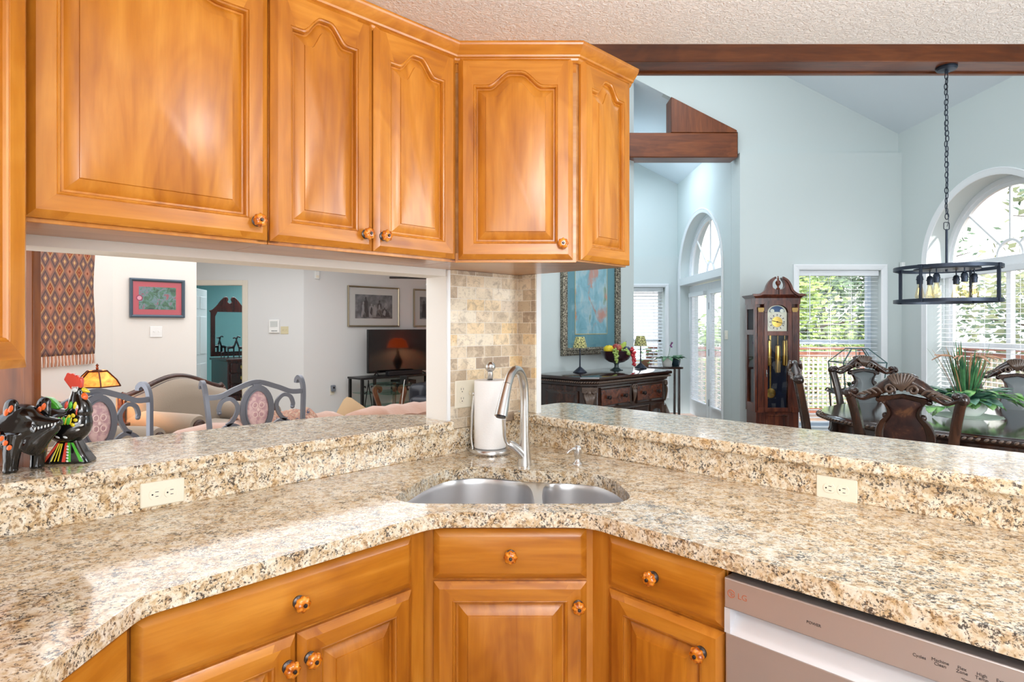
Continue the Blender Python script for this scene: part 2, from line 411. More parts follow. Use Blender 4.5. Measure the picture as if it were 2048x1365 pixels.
# left wall: half wall, lintel, stub at the corner, jamb at the far left
struct(MB().box(-1.94, 0, 0, .136, 0, 1.004, FL).build('wall_left_half', WALL_K))
struct(MB().box(-1.94, -.425, 0, .136, 1.64, 3.3, FL).build('wall_left_lintel', WALL_K))
struct(MB().box(-.425, 0, 0, .136, 1.004, 3.3, FL).build('wall_left_stub', WALL_K))
m = MB(); m.box(.0, 2.75, 0, .136, 0, 1.004, FR); struct(m.build('wall_right_half', WALL_K))
m = MB(); m.box(-.136, .113, .0, .030, BAR, ZC, FR); struct(m.build('wall_corner_stub', WALL_L))
struct(MB().box(-1.44, -1.34, -2.4, 1.49, 0, ZC).build('wall_side', WALL_K))
struct(MB().box(-1.44, 4.9, -2.5, -2.4, 0, ZC).build('wall_back', WALL_K))
# thin white bead between opening and tile
m = MB(); m.box(-.425, -.410, -.010, .0, BAR-.03, 1.668, FL);
struct(m.build('trim_1', TRIMW, bevel=.003))

# dining room: right wall with arched window, clock wall with ledge, upper gable wall, vault
XR = 4.77; WY = 6.25; WH = .89; WV = .80; WS = 2.15; SILL = .35
m = MB(); T = .30
MX = Matrix(((0,1,0,XR),(1,0,0,0),(0,0,1,0),(0,0,0,1)))          # local (x=Y, y=depth out of the room, z)
m.box(WY+WH, 7.95, 0, T, 0, 5.4, MX); m.box(-2.5, WY-WH, 0, T, 0, 5.4, MX); m.box(WY-WH, WY+WH, 0, T, 0, SILL, MX)
top = [(WY+WH, 5.4), (WY-WH, 5.4)] + arc(WY, WS, WH, 180, 0, 28, WV)
m.prism(top, 0, T, MX)
struct(m.build('wall_right', WALL_D))
YC = 7.60; LEDGE = 3.57; WX0, WX1, WZ0, WZ1 = 3.51, 4.515, .18, 2.13
m = MB()
m.box(2.79, WX0, YC, YC+.30, 0, LEDGE); m.box(WX1, 4.86, YC, YC+.30, 0, LEDGE)
m.box(WX0, WX1, YC, YC+.30, 0, WZ0); m.box(WX0, WX1, YC, YC+.30, WZ1, LEDGE)
struct(m.build('wall_clock_side', WALL_D))
struct(MB().prism([(2.79,3.572),(4.9,3.572),(4.9,3.76),(2.0,5.27),(.1,5.40),(.1,5.24),(2.79,3.84)], 7.67, 7.77).build('wall_gable', WALL_D))
# French door wall and the far wall of the alcove
FX = 2.79; DY0, DY1, DZ = 8.25, 10.30, 2.13; AY = .5*(DY0+DY1); AH = .5*(DY1-DY0); AV = .88; AZ = 2.25
MF = Matrix(((0,1,0,FX),(1,0,0,0),(0,0,1,0),(0,0,0,1)))
m = MB()
m.box(7.905, DY0, 0, T, 0, 4.0, MF); m.box(DY1, 10.75, 0, T, 0, 4.0, MF)
m.prism([(DY1, 4.0), (DY0, 4.0)] + arc(AY, AZ, AH, 180, 0, 28, AV), 0, T, MF)
struct(m.build('wall_french_door_side', WALL_D))
YF = 10.47; VX0, VX1 = 1.75, 2.56
m = MB()
m.box(1.3, VX0, YF, YF+.3, 0, 5.4); m.box(VX1, 3.1, YF, YF+.3, 0, 5.4); m.box(VX0, VX1, YF, YF+.3, 0, .3); m.box(VX0, VX1, YF, YF+.3, 2.10, 5.4)
m.box(1.3, 1.75, YF-.09, YF, 0, 2.62); m.box(VX1, FX, YF-.09, YF, 0, 2.62); m.box(VX0, VX1, YF-.09, YF, 0, .3); m.box(VX0, VX1, YF-.09, YF, 2.10, 2.62)
struct(m.build('wall_alcove_back', WALL_D))
m = MB(); wall_seg(m, (1.42, 10.5), (1.42, 7.86), .1, 0, 5.4); struct(m.build('wall_alcove_side', WALL_D))
# wall behind the sideboard (mirror wall), 45 degrees
m = MB(); wall_seg(m, (.02, 6.27), (1.525, 7.775), .12, 0, 5.4); struct(m.build('wall_mirror_side', WALL_D))
m = MB(); wall_seg(m, (-.02, 3.0), (.06, 6.30), .1, 0, 5.4); struct(m.build('wall_divider', WALL_L))
# vaulted ceilings (gable of the dining room, gable of the alcove)
def sheet(pts, name, mat, th=.06):
    a = [Vector(p) for p in pts]; m_ = MB()
    m_.loops([[tuple(p) for p in a], [(p.x,p.y,p.z+th) for p in a]], True, True)
    return struct(m_.build(name, mat, smooth=0))
zr = lambda x: 3.82 + .515*(4.77-x)
sheet([(4.95,2.1,zr(4.95)),(4.95,7.68,zr(4.95)),(2.0,7.68,zr(2.0)),(2.0,2.1,zr(2.0))], 'ceiling_vault', CEIL_S)
sheet([(2.0,2.1,zr(2.0)),(2.0,7.68,zr(2.0)),(-.8,7.68,zr(2.0)-.2),(-.8,2.1,zr(2.0)-.2)], 'ceiling_vault_left', CEIL_S)
za = lambda x: 3.845 + .515*(2.79-x)
sheet([(2.9,7.68,za(2.9)),(2.9,10.6,za(2.9)),(.6,10.6,za(.6)),(.6,7.68,za(.6))], 'ceiling_alcove', CEIL_S)
# dark stained beams
m = MB(); m.box(.1, XR, 4.05, 4.215, 3.163, 3.42); m.box(.1, XR, 4.215, 4.25, 3.151, 3.42)
struct(m.build('trim_2', BEAMW, bevel=.004), 'long dark stained ceiling beam')
m = MB(); m.box(1.35, 2.765, 7.60, 7.86, 3.51, 3.815)
struct(m.build('trim_3', BEAMW, bevel=.012), 'dark stained tie beam in the alcove opening')
m = MB(); m.prism([(1.95,3.817),(2.755,3.817),(2.755,3.845),(1.95,4.255)], 7.60, 7.86)
struct(m.build('trim_4', BEAMV, bevel=.006), 'dark stained triangular gusset on the tie beam')

# living room shell
PW0, PW1 = (-4.014, 6.241), (-3.455, 6.80)
m = MB(); wall_seg(m, PW0, PW1, .12, 0, 2.6); struct(m.build('wall_picture_side', WALL_K))
m = MB(); wall_seg(m, (-4.014, 3.2), (-4.014, 6.241), .12, 0, 2.6); struct(m.build('wall_tapestry_side', WALL_K))
HX0, HX1, HZ = -4.90, -4.03, 2.06; YH = 9.30
m = MB(); m.box(HX1, -3.12, YH, YH+.12, 0, 2.6); m.box(HX0, HX1, YH, YH+.12, HZ, 2.6); m.box(-6.5, HX0, YH, YH+.12, 0, 2.6)
struct(m.build('wall_hall', WALL_L))
m = MB(); wall_seg(m, (-3.12, 9.30), (-.1, 12.32), .12, 0, 2.6); struct(m.build('wall_television_side', WALL_L))
m = MB(); wall_seg(m, (-.06, 6.3), (-.1, 12.3), -.1, 0, 2.6); struct(m.build('wall_living_end', WALL_L))
struct(MB().slab([(-1.5,1.56),(.02,3.05),(.06,6.3),(0,12.5),(-3.2,9.45),(-6.5,9.45),(-6.5,1.56)], 2.6, 2.68).build('ceiling_living_room', CEIL_S))
m = MB(); wall_seg(m, (-6.5, 12.6), (-3.0, 12.6), .1, 0, 2.6); wall_seg(m, (-6.5, 9.42), (-6.5, 12.6), .1, 0, 2.6); wall_seg(m, (-2.95, 12.6), (-2.95, 9.75), .1, 0, 2.6)
struct(m.build('wall_bedroom', WALL_B))
struct(MB().slab([(-6.6,9.42),(-2.9,9.62),(-2.9,12.7),(-6.6,12.7)], 2.6, 2.68).build('ceiling_bedroom', CEIL_S))
m = MB(); m.box(-6.5, -2.65, 3.1, 3.2, 0, 2.6); wall_seg(m, (-6.5, 9.4), (-6.5, 3.2), -.1, 0, 2.6)
struct(m.build('wall_living_far_side', WALL_K))
# hall door casing and open white door
m = MB(); m.box(HX1, HX1+.075, YH-.02, YH, 0, HZ+.075); m.box(HX0-.075, HX0, YH-.02, YH, 0, HZ+.075); m.box(HX0, HX1, YH-.02, YH, HZ, HZ+.075)
m.box(HX1-.015, HX1, YH, YH+.12, 0, HZ); m.box(HX0, HX0+.015, YH, YH+.12, 0, HZ)
struct(m.build('trim_5', plain('cream_trim', srgb(226,218,204), .4), bevel=.004), 'cream door casing')
d = MB(); Md = TR(-4.885, 9.44, 0, R(100)); d.box(0, .80, 0, .035, .01, 2.04, Md)
o = struct(d.build('door_1', TRIMW, bevel=.003), 'open white panelled door')
pm = MB()
for (x0, x1) in ((.10,.36),(.44,.70)):
    for (z0, z1) in ((.25,.85),(1.0,1.6),(1.72,1.92)): pm.box(x0, x1, -.008, 0, z0, z1, Md)
pm.build('raised_panel', TRIMW, o, bevel=.006)
# baseboards of the living room
m = MB(); wall_seg(m, (-3.09, 9.29), (-.15, 12.24), -.015, 0, .1); m.box(HX1+.08, -3.12, YH-.015, YH, 0, .1); struct(m.build('baseboard_living', TRIMW))
# brown stained post at the left end of the opening
m = MB(); m.box(-1.64, -1.345, 1.712, 1.735, .0, 2.3); m.box(-1.347, -1.316, 1.707, 1.738, 0, 2.3)
struct(m.build('trim_6', MAPLE_D, bevel=.004), 'brown stained wood panel at the end of the opening')
# ================================================================== kitchen cabinets
def bump_(u):
    t = min(1.0, max(0.0, (.68-abs(u))/.54)); return t*t*(3-2*t)
def door_loop(x0, x1, z0, z1, y, arch=0.0, nt=28, nb=8, ns=6):
    xc = .5*(x0+x1); hw = .5*(x1-x0); L = []
    for i in range(nb): L.append((x0+(x1-x0)*i/nb, y, z0))
    for i in range(ns): L.append((x1, y, z0+(z1-z0)*i/ns))
    for i in range(nt): 
        x = x1+(x0-x1)*i/nt
        L.append((x, y, z1+arch*bump_((x-xc)/hw)))
    for i in range(ns): L.append((x0, y, z1+(z0-z1)*i/ns))
    return L
def door_mesh(w, h, arch=0.0, stile=.058, t=.022, x0=0.0, z0=0.0):
    """raised panel door; front at y=-t, back at y=0"""
    m = MB(); top = h - stile*.94 - arch
    def outer(i, y): return door_loop(x0+i, x0+w-i, z0+i, z0+h-i, y)
    def inner(i, y, a=arch): return door_loop(x0+stile+i, x0+w-stile-i, z0+stile+i, z0+top-i, y, a)
    ls = [outer(0,0), outer(0,-t*.45), outer(.004,-t*.62), outer(.018,-t), inner(-.003,-t), inner(-.002,-t+.0022), inner(.0,-t+.001), inner(.004,-t+.003), inner(.0065,-t+.008), inner(.0075,-t+.015), inner(.0125,-t+.015), inner(.016,-t+.0125), inner(.028,-t+.0065), inner(.040,-t+.0035), inner(.0412,-t+.0005), inner(.043,-t)]
    m.loops(ls, True, True)
    n = len(ls[0])
    # rails carry horizontal grain: faces of the flat frame above and below the panel
    for fi, f in enumerate(m.f):
        if len(f) == 4:
            p = [m.v[i] for i in f]; zc = sum(q[2] for q in p)/4; xc = sum(q[0] for q in p)/4
            ring = min(f)//n
            if ring in (2,3) and x0+stile*.9 < xc < x0+w-stile*.9 and (zc < z0+stile*1.05 or zc > z0+top-.02): m.m[fi] = 1
    return m
def drawer_mesh(w, h, t=.022):
    m = MB(); o = lambda i, y: door_loop(i, w-i, i, h-i, y)
    m.loops([o(0,0), o(0,-t*.45), o(.004,-t*.6), o(.016,-t*.95), o(.020,-t)], True, True); return m
def knob_mesh(x, y, z, s=1.0):
    s *= 1.12
    m = MB(); M = TR(x, y, z, 0, R(90))
    m.lathe([(.0135*s,0),(.0135*s,.003*s),(.008*s,.006*s),(.006*s,.010*s)], 20, M=M, mi=1)
    m.lathe([(.007*s,.009*s),(.0125*s,.011*s),(.0165*s,.017*s),(.0165*s,.022*s),(.013*s,.027*s),(.007*s,.0295*s),(.004*s,.029*s)], 48, M=M, mi=0, lobes=8, amp=.075)
    m.lathe([(.0042*s,.0285*s),(.0044*s,.0310*s),(.0034*s,.0328*s),(.0014*s,.0332*s),(.0012*s,.0342*s)], 16, M=M, mi=1)
    return m
def add_knob(door, x, y, z, s=1.0): return knob_mesh(x, y, z, s).build('knob', [AMBER, DARKMETAL], door, smooth=40)
UZ0, UZ1 = 1.668, 2.40                                    # underside and top of wall cabinets
def upper(name, label, x0, x1, doors, knobs, z_arch=.052):
    t = thing(name, label, 'cabinet', (CX_, CY_, 0), A45)
    m = MB(); m.box(x0, x1, -.270, -.004, UZ0, UZ1)
    m.build('carcass', [MAPLE_U], t, bevel=.001)
    f = MB()                                              # face frame
    f.box(x0, x1, -.2715, -.255, UZ0-.004, UZ0+.035); f.box(x0, x1, -.2715, -.255, UZ1-.05, UZ1)
    f.box(x0, x0+.03, -.2715, -.255, UZ0, UZ1); f.box(x1-.03, x1, -.2715, -.255, UZ0, UZ1); f.build('face_frame', MAPLE, t, bevel=.001)
    for (a, b), kx in zip(doors, knobs):
        d = door_mesh(b-a, .728, z_arch, x0=a, z0=UZ0+.006).build('door', [MAPLE, MAPLE_H], t, smooth=18)
        d.location = (0, -.2715, 0)
        add_knob(d, kx, -.022, UZ0+.055)
    return t
upper('wall_cabinet', 'wide honey maple wall cabinet with one big raised panel door over the opening', -1.872, -1.292, [(-1.836,-1.296)], [-1.330])
upper('wall_cabinet', 'honey maple wall cabinet with two arched doors and paired knobs', -1.290, -.602, [(-1.288,-.957),(-.952,-.613)], [-.987,-.922])
# diagonal corner cabinet
t = thing('corner_wall_cabinet', 'diagonal honey maple corner wall cabinet with one arched door and a panelled end', 'cabinet', (0, 0, 0))
P1 = fl(-.600,-.004)[:2]; P2 = fl(-.600,-.268)[:2]; P3 = (.232, 2.244); P4 = (.449, 2.4435); P5 = fr(.0,-.004)[:2]
fp = [P1, P2, (-.196,2.244), P3, (.452,2.464), (CX_,CY_-.006)]
MB().slab(fp, UZ0, UZ1).build('carcass', [MAPLE_U], t, bevel=.001)
MB().box(-.205,.232, 2.243, 2.255, UZ0-.004, UZ0+.03).build('bottom_rail', MAPLE_H, t, bevel=.001)
MB().box(-.205,.232,2.243,2.255,UZ1-.05,UZ1).build('top_rail', MAPLE_H, t, bevel=.001)
d = door_mesh(.412, .728, .052, x0=-.193, z0=UZ0+.006).build('door', [MAPLE, MAPLE_H], t, smooth=18); d.location = (0, 2.243, 0)
add_knob(d, .181, -.022, UZ0+.060)
e = door_mesh(.305, .728, .050, x0=.012, z0=UZ0+.006, stile=.052).build('end_panel', [MAPLE, MAPLE_H], t, smooth=18)
e.location = (.2335, 2.243, 0); e.rotation_euler = (0, 0, R(45))
# crown moulding along the three faces
def crown(path, name):
    sec = [(-.004,-.004),(.004,-.004),(.010,.003),(.012,.010),(.020,.013),(.022,.019),(.036,.034),(.044,.046),(.046,.052),(.046,.058),(-.004,.058)]
    m = MB(); n = len(path); lps = []
    for i, p in enumerate(path):
        p = Vector(p); a = (p - Vector(path[i-1])).normalized() if i else None; b = (Vector(path[i+1]) - p).normalized() if i < n-1 else None
        na = Vector((a.y, -a.x)) if a else None; nb = Vector((b.y, -b.x)) if b else None
        if na is None: nn = nb
        elif nb is None: nn = na
        else: nn = (na+nb); nn = nn / (nn.dot(na))
        lps.append([(p.x+nn.x*u, p.y+nn.y*u, UZ1-.015+v) for u, v in sec])
    m.loops(lps, True, True); return m.build(name, MAPLE_H, None, smooth=12)
c = crown([fl(-1.872,-.274)[:2], fl(-.604,-.274)[:2], (.2335,2.238), (.466,2.468)], 'trim_7')
struct(c, 'honey maple crown moulding')
# cabinet on the side wall at the far left
t = thing('side_wall_cabinet', 'honey maple wall cabinet close at the left, cut by the frame', 'cabinet', (-1.03, 1.306, 0), R(90))
MB().box(-.62, 0, .0, .31, 1.352, UZ1+.03).build('carcass', MAPLE, t, bevel=.001)
d = door_mesh(.60, 1.06, .0, x0=-.603, z0=1.346).build('door', [MAPLE, MAPLE_H], t, smooth=18); d.location = (0, 0, 0)

# base cabinets -----------------------------------------------------
BA = R(47)
def base(name, label, loc, rz, w, drawers, doors, fr_x, depth=None):
    """drawers: (x0,x1,knob_x), doors: (x0,x1,knob_x); front frame at local y=0"""
    t = thing(name, label, 'cabinet', loc, rz)
    MB().box(fr_x[0]+.001, fr_x[1]-.001, .003, .50 if depth is None else depth, .10, .62).build('carcass', MAPLE, t, bevel=.001)
    f = MB(); f.box(fr_x[0], fr_x[1], 0, .018, .10, .868)
    f.build('face_frame', MAPLE, t, bevel=.001)
    for a, b, k in drawers:
        d = drawer_mesh(b-a, .142).build('drawer', MAPLE_H, t, smooth=18); d.location = (a, 0, .712)
        add_knob(d, k-a, -.022, .071)
    for a, b, k in doors:
        d = door_mesh(b-a, .575, 0, x0=0, z0=0).build('door', [MAPLE, MAPLE_H], t, smooth=18); d.location = (a, 0, .128)
        add_knob(d, k-a, -.022, .512)
    return t
base('base_cabinet', 'honey maple base cabinet with one wide drawer over two doors', (-.231+.022*-.731, 1.755+.022*.682, 0), BA, .74,
     [(-.745,-.058,-.399)], [(-.745,-.401,-.425),(-.396,-.058,-.370)], (-.762,-.006))
base('sink_base_cabinet', 'honey maple sink base cabinet with one knobbed front over one door', (0, 1.786, 0), 0, .43,
     [(-.2245,.2135,-.004)], [(-.2245,.2135,.188)], (-.262,.262))
base('base_cabinet', 'narrow honey maple base cabinet with one drawer beside the dishwasher', (.231+.022*.731, 1.755+.022*.682, 0), -BA, .36,
     [(.045,.391,.200)], [(.045,.391,.336)], (-.030,.394))
t = thing('side_base_cabinet', 'honey maple base cabinet in the lower left corner with a plain side', 'cabinet', (-.742, 1.17, 0), R(90))
MB().box(-1.0, -.012, .0, .55, .10, .868).build('carcass', MAPLE, t, bevel=.001)
MB().box(-1.0, .0, -.018, .0, .10, .862).build('side_panel', MAPLE_H, t, bevel=.003)
# dishwasher --------------------------------------------------------
dw = thing('dishwasher', 'stainless steel dishwasher under the granite worktop', 'dishwasher', (.231+.022*.731, 1.755+.022*.682, 0), -BA)
MB().box(.400, 1.005, .012, .52, .11, .862).build('tub', BLACK, dw)
m = MB(); m.box(.402, 1.003, -.034, .010, .775, .846); m.build('control_panel', STEEL_D, dw, bevel=.003)
m = MB(); m.box(.402, 1.003, -.030, .010, .13, .717); m.build('door', STEEL_D, dw, bevel=.004)
# recessed pocket handle: sloped scoop between panel and door
m = MB()
m.loops([[(.416,-.032,.775),(.99,-.032,.775)],[(.416,-.002,.768),(.99,-.002,.768)],[(.416,.002,.760),(.99,.002,.760)],[(.416,-.028,.722),(.99,-.028,.722)],[(.416,-.033,.717),(.99,-.033,.717)]], closed=False)
m.box(.402,.416,-.033,.010,.717,.775); m.box(.99,1.003,-.033,.010,.717,.775)
m.build('handle_scoop', STEEL_P, dw, smooth=20)
def text(name, s, size, loc, mat, parent, rz=0, align='CENTER', ext=.0003):
    c = bpy.data.curves.new(name, 'FONT'); c.body = s; c.size = size; c.align_x = align; c.align_y = 'CENTER'; c.extrude = ext; c.resolution_u = 3; c.space_line = .85
    o = bpy.data.objects.new('tmp', c); COL.objects.link(o)
    dg = bpy.context.evaluated_depsgraph_get(); me = bpy.data.meshes.new_from_object(o.evaluated_get(dg))
    bpy.data.objects.remove(o); me.name = name; me.materials.clear(); me.materials.append(mat)
    q = bpy.data.objects.new(name, me); COL.objects.link(q); q.parent = parent; q.location = loc; q.rotation_euler = (R(90), 0, rz); return q
INK = plain('dark_print', srgb(70,62,62), .6); ROSE = plain('copper_print', srgb(216,140,110), .35, metal=.6)
yp = -.0345
text('lettering', 'LG', .019, (.447, yp, .811), ROSE, dw)
m = MB(); cx, cz = .420, .812
ring = arc(cx, cz, .0085, 20, 345, 28); m.sweep([(x, yp, z) for x, z in ring], [(.0009,.0006),(-.0009,.0006),(-.0009,-.0006),(.0009,-.0006)], up=(0,1,0))
m.box(cx-.0008, cx+.0008, yp-.0006, yp, cz-.005, cz+.004); m.box(cx-.0008, cx+.0035, yp-.0006, yp, cz-.005, cz-.0036); m.box(cx+.0015, cx+.0088, yp-.0006, yp, cz-.0008, cz+.0008)
m.lathe([(.0013,0),(.0013,.0006)], 10, M=TR(cx-.0035, yp, cz+.003, 0, R(90))); m.build('emblem', ROSE, dw)
text('lettering', 'POWER', .0085, (.604, yp, .806), INK, dw)
for x, s in ((.795,'Cycles'),(.828,'Machine\nClean'),(.861,'Flex\nZone'),(.890,'High\nTemp'),(.919,'Extra\nDry'),(.948,'Delay\nStart')):
    text('lettering', s, .0082, (x, yp, .812), INK, dw)
for x, s in ((.875,'*Control Lock'),(.919,'*Night Dry')): text('lettering', s, .005, (x, yp, .797), INK, dw)

# ------------------------------------------------------------------ worktop with sink cut-out
from mathutils.geometry import tessellate_polygon
def holed(m, outer, holes, z, flip=False):
    polys = [[Vector((x,y,z)) for x,y in outer]] + [[Vector((x,y,z)) for x,y in h] for h in holes]
    pts = [tuple(p) for pl in polys for p in pl]
    fs = []
    for a in tessellate_polygon(polys):
        p, q, r_ = [Vector(pts[i]) for i in a]
        nz_ = (q-p).cross(r_-p).z
        if (nz_ < 0) != flip: a = (a[0], a[2], a[1])
        fs.append(a)
    return m.add(pts, fs)
cut = spline([(0,1.829),(-.20,1.829),(-.300,1.838),(-.352,1.885),(-.350,1.95),(-.331,2.02),(-.300,2.13),(-.255,2.235),(-.19,2.295),(-.11,2.312),(-.04,2.295),(.04,2.262),(.12,2.240),(.22,2.225),(.30,2.185),(.345,2.095),(.362,1.985),(.358,1.89),(.305,1.838),(.20,1.829),(0,1.829)], 4)[:-1]
cut = [(p.x, p.y) for p in cut][::-1]
ua = (cos(BA), sin(BA)); ub = (cos(BA), -sin(BA))
e0 = (-.715, 1.2045); e1 = (-.215, 1.74); e2 = (.215, 1.74); e3 = (.215+1.55*ub[0], 1.74+1.55*ub[1])
def roundc(p0, p1, p2, r, n=6):
    p0, p1, p2 = Vector(p0), Vector(p1), Vector(p2); a = p1+(p0-p1).normalized()*r; b = p1+(p2-p1).normalized()*r
    return [tuple((a*(1-t)**2 + p1*2*t*(1-t) + b*t*t)) for t in [i/n for i in range(n+1)]]
wl = fl(-1.937, -.001)[:2]; wr = fr(2.70, -.001)[:2]
outer = [(-1.338,-.6),(-.715,-.6)] + roundc((-.715,-.6), e0, e1, .03) + roundc(e0, e1, e2, .05) + roundc(e1, e2, e3, .05) + [e3, wr, (CX_, CY_-.002), wl]
m = MB(); holed(m, outer, [cut], CNT); holed(m, outer, [cut], CNT-.042, True)
m2 = MB()
for ring, rev in ((outer, False), (cut, True)):
    n = len(ring)
    vs_ = [(x,y,CNT-.042) for x,y in ring]+[(x,y,CNT) for x,y in ring]
    m.add(vs_, [(i,(i+1)%n,n+(i+1)%n,n+i) for i in range(n)])
me_o = m.build('granite_worktop', GRANITE, None, smooth=0)
import bmesh
bm = bmesh.new(); bm.from_mesh(me_o.data); bmesh.ops.remove_doubles(bm, verts=bm.verts, dist=1e-5); bmesh.ops.recalc_face_normals(bm, faces=bm.faces)
bm.to_mesh(me_o.data); bm.free()
md = me_o.modifiers.new('bevel', 'BEVEL'); md.width = .012; md.segments = 4; md.limit_method = 'ANGLE'; md.angle_limit = R(50)
tag(me_o, 'speckled cream granite kitchen worktop with the sink cut-out', 'worktop')
o = MB().box(-1.937, -.003, -.022, -.001, CNT, 1.008, FL).build('granite_backsplash', GRANITE, bevel=.002); tag(o, 'low granite splashback strip under the opening to the living room', 'splashback', 'granite splashback strips')
o = MB().box(.022, 2.70, -.022, -.001, CNT, 1.008, FR).build('granite_backsplash', GRANITE, bevel=.002); tag(o, 'low granite splashback strip under the dining room bar', 'splashback', 'granite splashback strips')
# raised bar tops
lb = [(-1.937,-.040),(-.450,-.040)] + roundc((-.45,-.04),(-.402,-.04),(-.402,0),.03) + [(-.402,-.002),(-.427,-.002),(-.427,.138)] + [(p[0],p[1]) for p in spline([(-.33,.15),(-.40,.235),(-.50,.335),(-.64,.430),(-.80,.468),(-1.0,.472)],5)] + [(-1.85,.472),(-1.85,.138),(-1.937,.138)]
o = MB().slab(lb, 1.006, BAR).build('granite_bar_top', GRANITE, bevel=.009, seg=3, smooth=0); o.matrix_world = FL; tag(o, 'granite bar top in the opening to the living room', 'bar top', 'raised granite bar tops')
rb = [(.018,-.055),(2.70,-.055),(2.70,.417),(.05,.417)] + roundc((.05,.417),(-.075,.417),(-.075,.30),.085) + [(-.075,.155),(.018,.138)]
o = MB().slab(rb, 1.006, BAR).build('granite_bar_top', GRANITE, bevel=.009, seg=3, smooth=0); o.matrix_world = FR; tag(o, 'granite bar top facing the dining room', 'bar top', 'raised granite bar tops')
# travertine tile on the corner stub
o = MB().box(-.410, -.008, -.008, -.0005, 1.009, UZ0-.001).build('tile_backsplash', TILE); o.matrix_world = FL; tag(o, 'tumbled stone tile wall left of the corner, behind the paper towels', 'tile', 'stone tile faces')
o = MB().box(.0, .112, -.008, -.0005, BAR+.001, UZ0-.001).build('tile_backsplash', TILE); o.matrix_world = FR; tag(o, 'narrow tumbled stone tile strip right of the corner, ending at the dining room', 'tile', 'stone tile faces')

# ------------------------------------------------------------------ sink
sk = thing('kitchen_sink', 'double bowl stainless undermount sink in the granite worktop', 'sink', (0, 2.05, 0))
def loc_(pts): return [(x, y-2.05) for x, y in pts]
big = loc_([(p.x,p.y) for p in spline([(-.16,1.815),(-.27,1.82),(-.345,1.855),(-.368,1.92),(-.355,2.02),(-.325,2.13),(-.275,2.245),(-.20,2.315),(-.11,2.333),(-.03,2.312),(.035,2.255),(.065,2.16),(.072,2.02),(.070,1.90),(.045,1.835),(-.02,1.815),(-.16,1.815)],4)[:-1]])
sml = loc_([(p.x,p.y) for p in spline([(.22,1.815),(.315,1.82),(.368,1.855),(.378,1.93),(.375,2.02),(.352,2.12),(.305,2.20),(.235,2.238),(.165,2.238),(.118,2.20),(.102,2.10),(.098,1.98),(.102,1.87),(.135,1.822),(.22,1.815)],4)[:-1]])
rim = loc_([(1.09*x, 2.07+(y-2.07)*1.10) for x, y in cut])
m = MB(); holed(m, rim, [big, sml], .8675); m.build('rim', STEEL_S, sk, smooth=0)
def bowl(pts, depth, name):
    c = Vector((sum(p[0] for p in pts)/len(pts), sum(p[1] for p in pts)/len(pts))); lps = []
    for k, z in ((1.0,.8675),(.985,.860),(.975,.84),(.955,.8675-depth*.75),(.92,.8675-depth*.92),(.84,.8675-depth*.985),(.70,.8675-depth),(.15,.8675-depth-.004)):
        lps.append([(c.x+(x-c.x)*k, c.y+(y-c.y)*k, z) for x, y in pts])
    mm = MB().loops(lps, False, True); b = mm.build(name, STEEL_S, sk, smooth=60)
    MB().lathe([(.044,.004),(.040,.006),(.030,.002),(.012,-.002)], 24, c=(c.x, c.y, .8675-depth-.004)).build('drain', STEEL, b); return b
bowl(big, .20, 'bowl'); bowl(sml, .16, 'bowl')
# ------------------------------------------------------------------ faucet
fa = thing('kitchen_faucet', 'brushed nickel gooseneck pull-down faucet behind the sink', 'faucet', (.047, 2.335, CNT))
m = MB(); m.lathe([(.027,0),(.027,.004),(.0255,.012),(.0235,.035),(.0205,.07),(.0175,.12),(.0165,.17),(.0160,.19)], 28); 
path = spline([(0,0,.185),(0,0,.26),(-.004,-.012,.315),(-.018,-.048,.355),(-.036,-.092,.366),(-.052,-.132,.350),(-.063,-.160,.318)], 8)
m.tube(path, .0155, 16); m.build('gooseneck', STEEL, fa, smooth=50)
m = MB(); hp = [Vector((-.063,-.160,.318)), Vector((-.070,-.178,.288)), Vector((-.079,-.200,.245)), Vector((-.085,-.214,.215))]
m.tube(hp, [.0158,.0172,.0205,.0225], 18); m.build('spray_head', STEEL, fa, smooth=50)
m = MB(); m.tube([hp[-1]+Vector((.0003,.0008,.002)), hp[-1]+Vector((-.0005,-.0015,-.004))], .0165, 16); m.build('nozzle', BLACK, fa)
m = MB(); lp = spline([(-.004,-.002,.035),(-.025,-.010,.060),(-.047,-.018,.078),(-.060,-.022,.084)], 6); m.tube(lp, [.0215-.007*i/(len(lp)-1) for i in range(len(lp))], 16)
m.build('valve_body', STEEL, fa, smooth=50)
m = MB(); lp = spline([(-.056,-.021,.080),(-.068,-.025,.090),(-.074,-.027,.112),(-.0755,-.028,.142),(-.077,-.029,.178)], 6); m.tube(lp, [.013,.0125,.0115,.0098,.0085,.0078,.0075,.0076,.0078,.0082,.0086,.009,.0095,.0098,.010,.0105,.0108,.011,.0112,.0113,.0114,.0115,.0116,.0117,.0118][:len(lp)], 14, flat=.62)
m.build('lever', STEEL, fa, smooth=50)
# soap dispenser
sd = thing('soap_dispenser', 'small brushed nickel soap dispenser right of the faucet', 'soap dispenser', (.2496, 2.356, CNT))
MB().lathe([(.021,0),(.021,.003),(.018,.007),(.012,.012),(.0105,.022),(.0125,.028),(.0150,.040),(.0160,.056),(.0145,.066),(.010,.070),(0.001,.071)], 24).build('body', STEEL, sd, smooth=50)
m = MB(); m.tube(spline([(-.006,-.004,.058),(-.022,-.012,.0585),(-.036,-.018,.052),(-.042,-.021,.045)], 5), [.0068]*6+[.0060]*5+[.0055]*5, 12); m.build('spout', STEEL, sd, smooth=50)
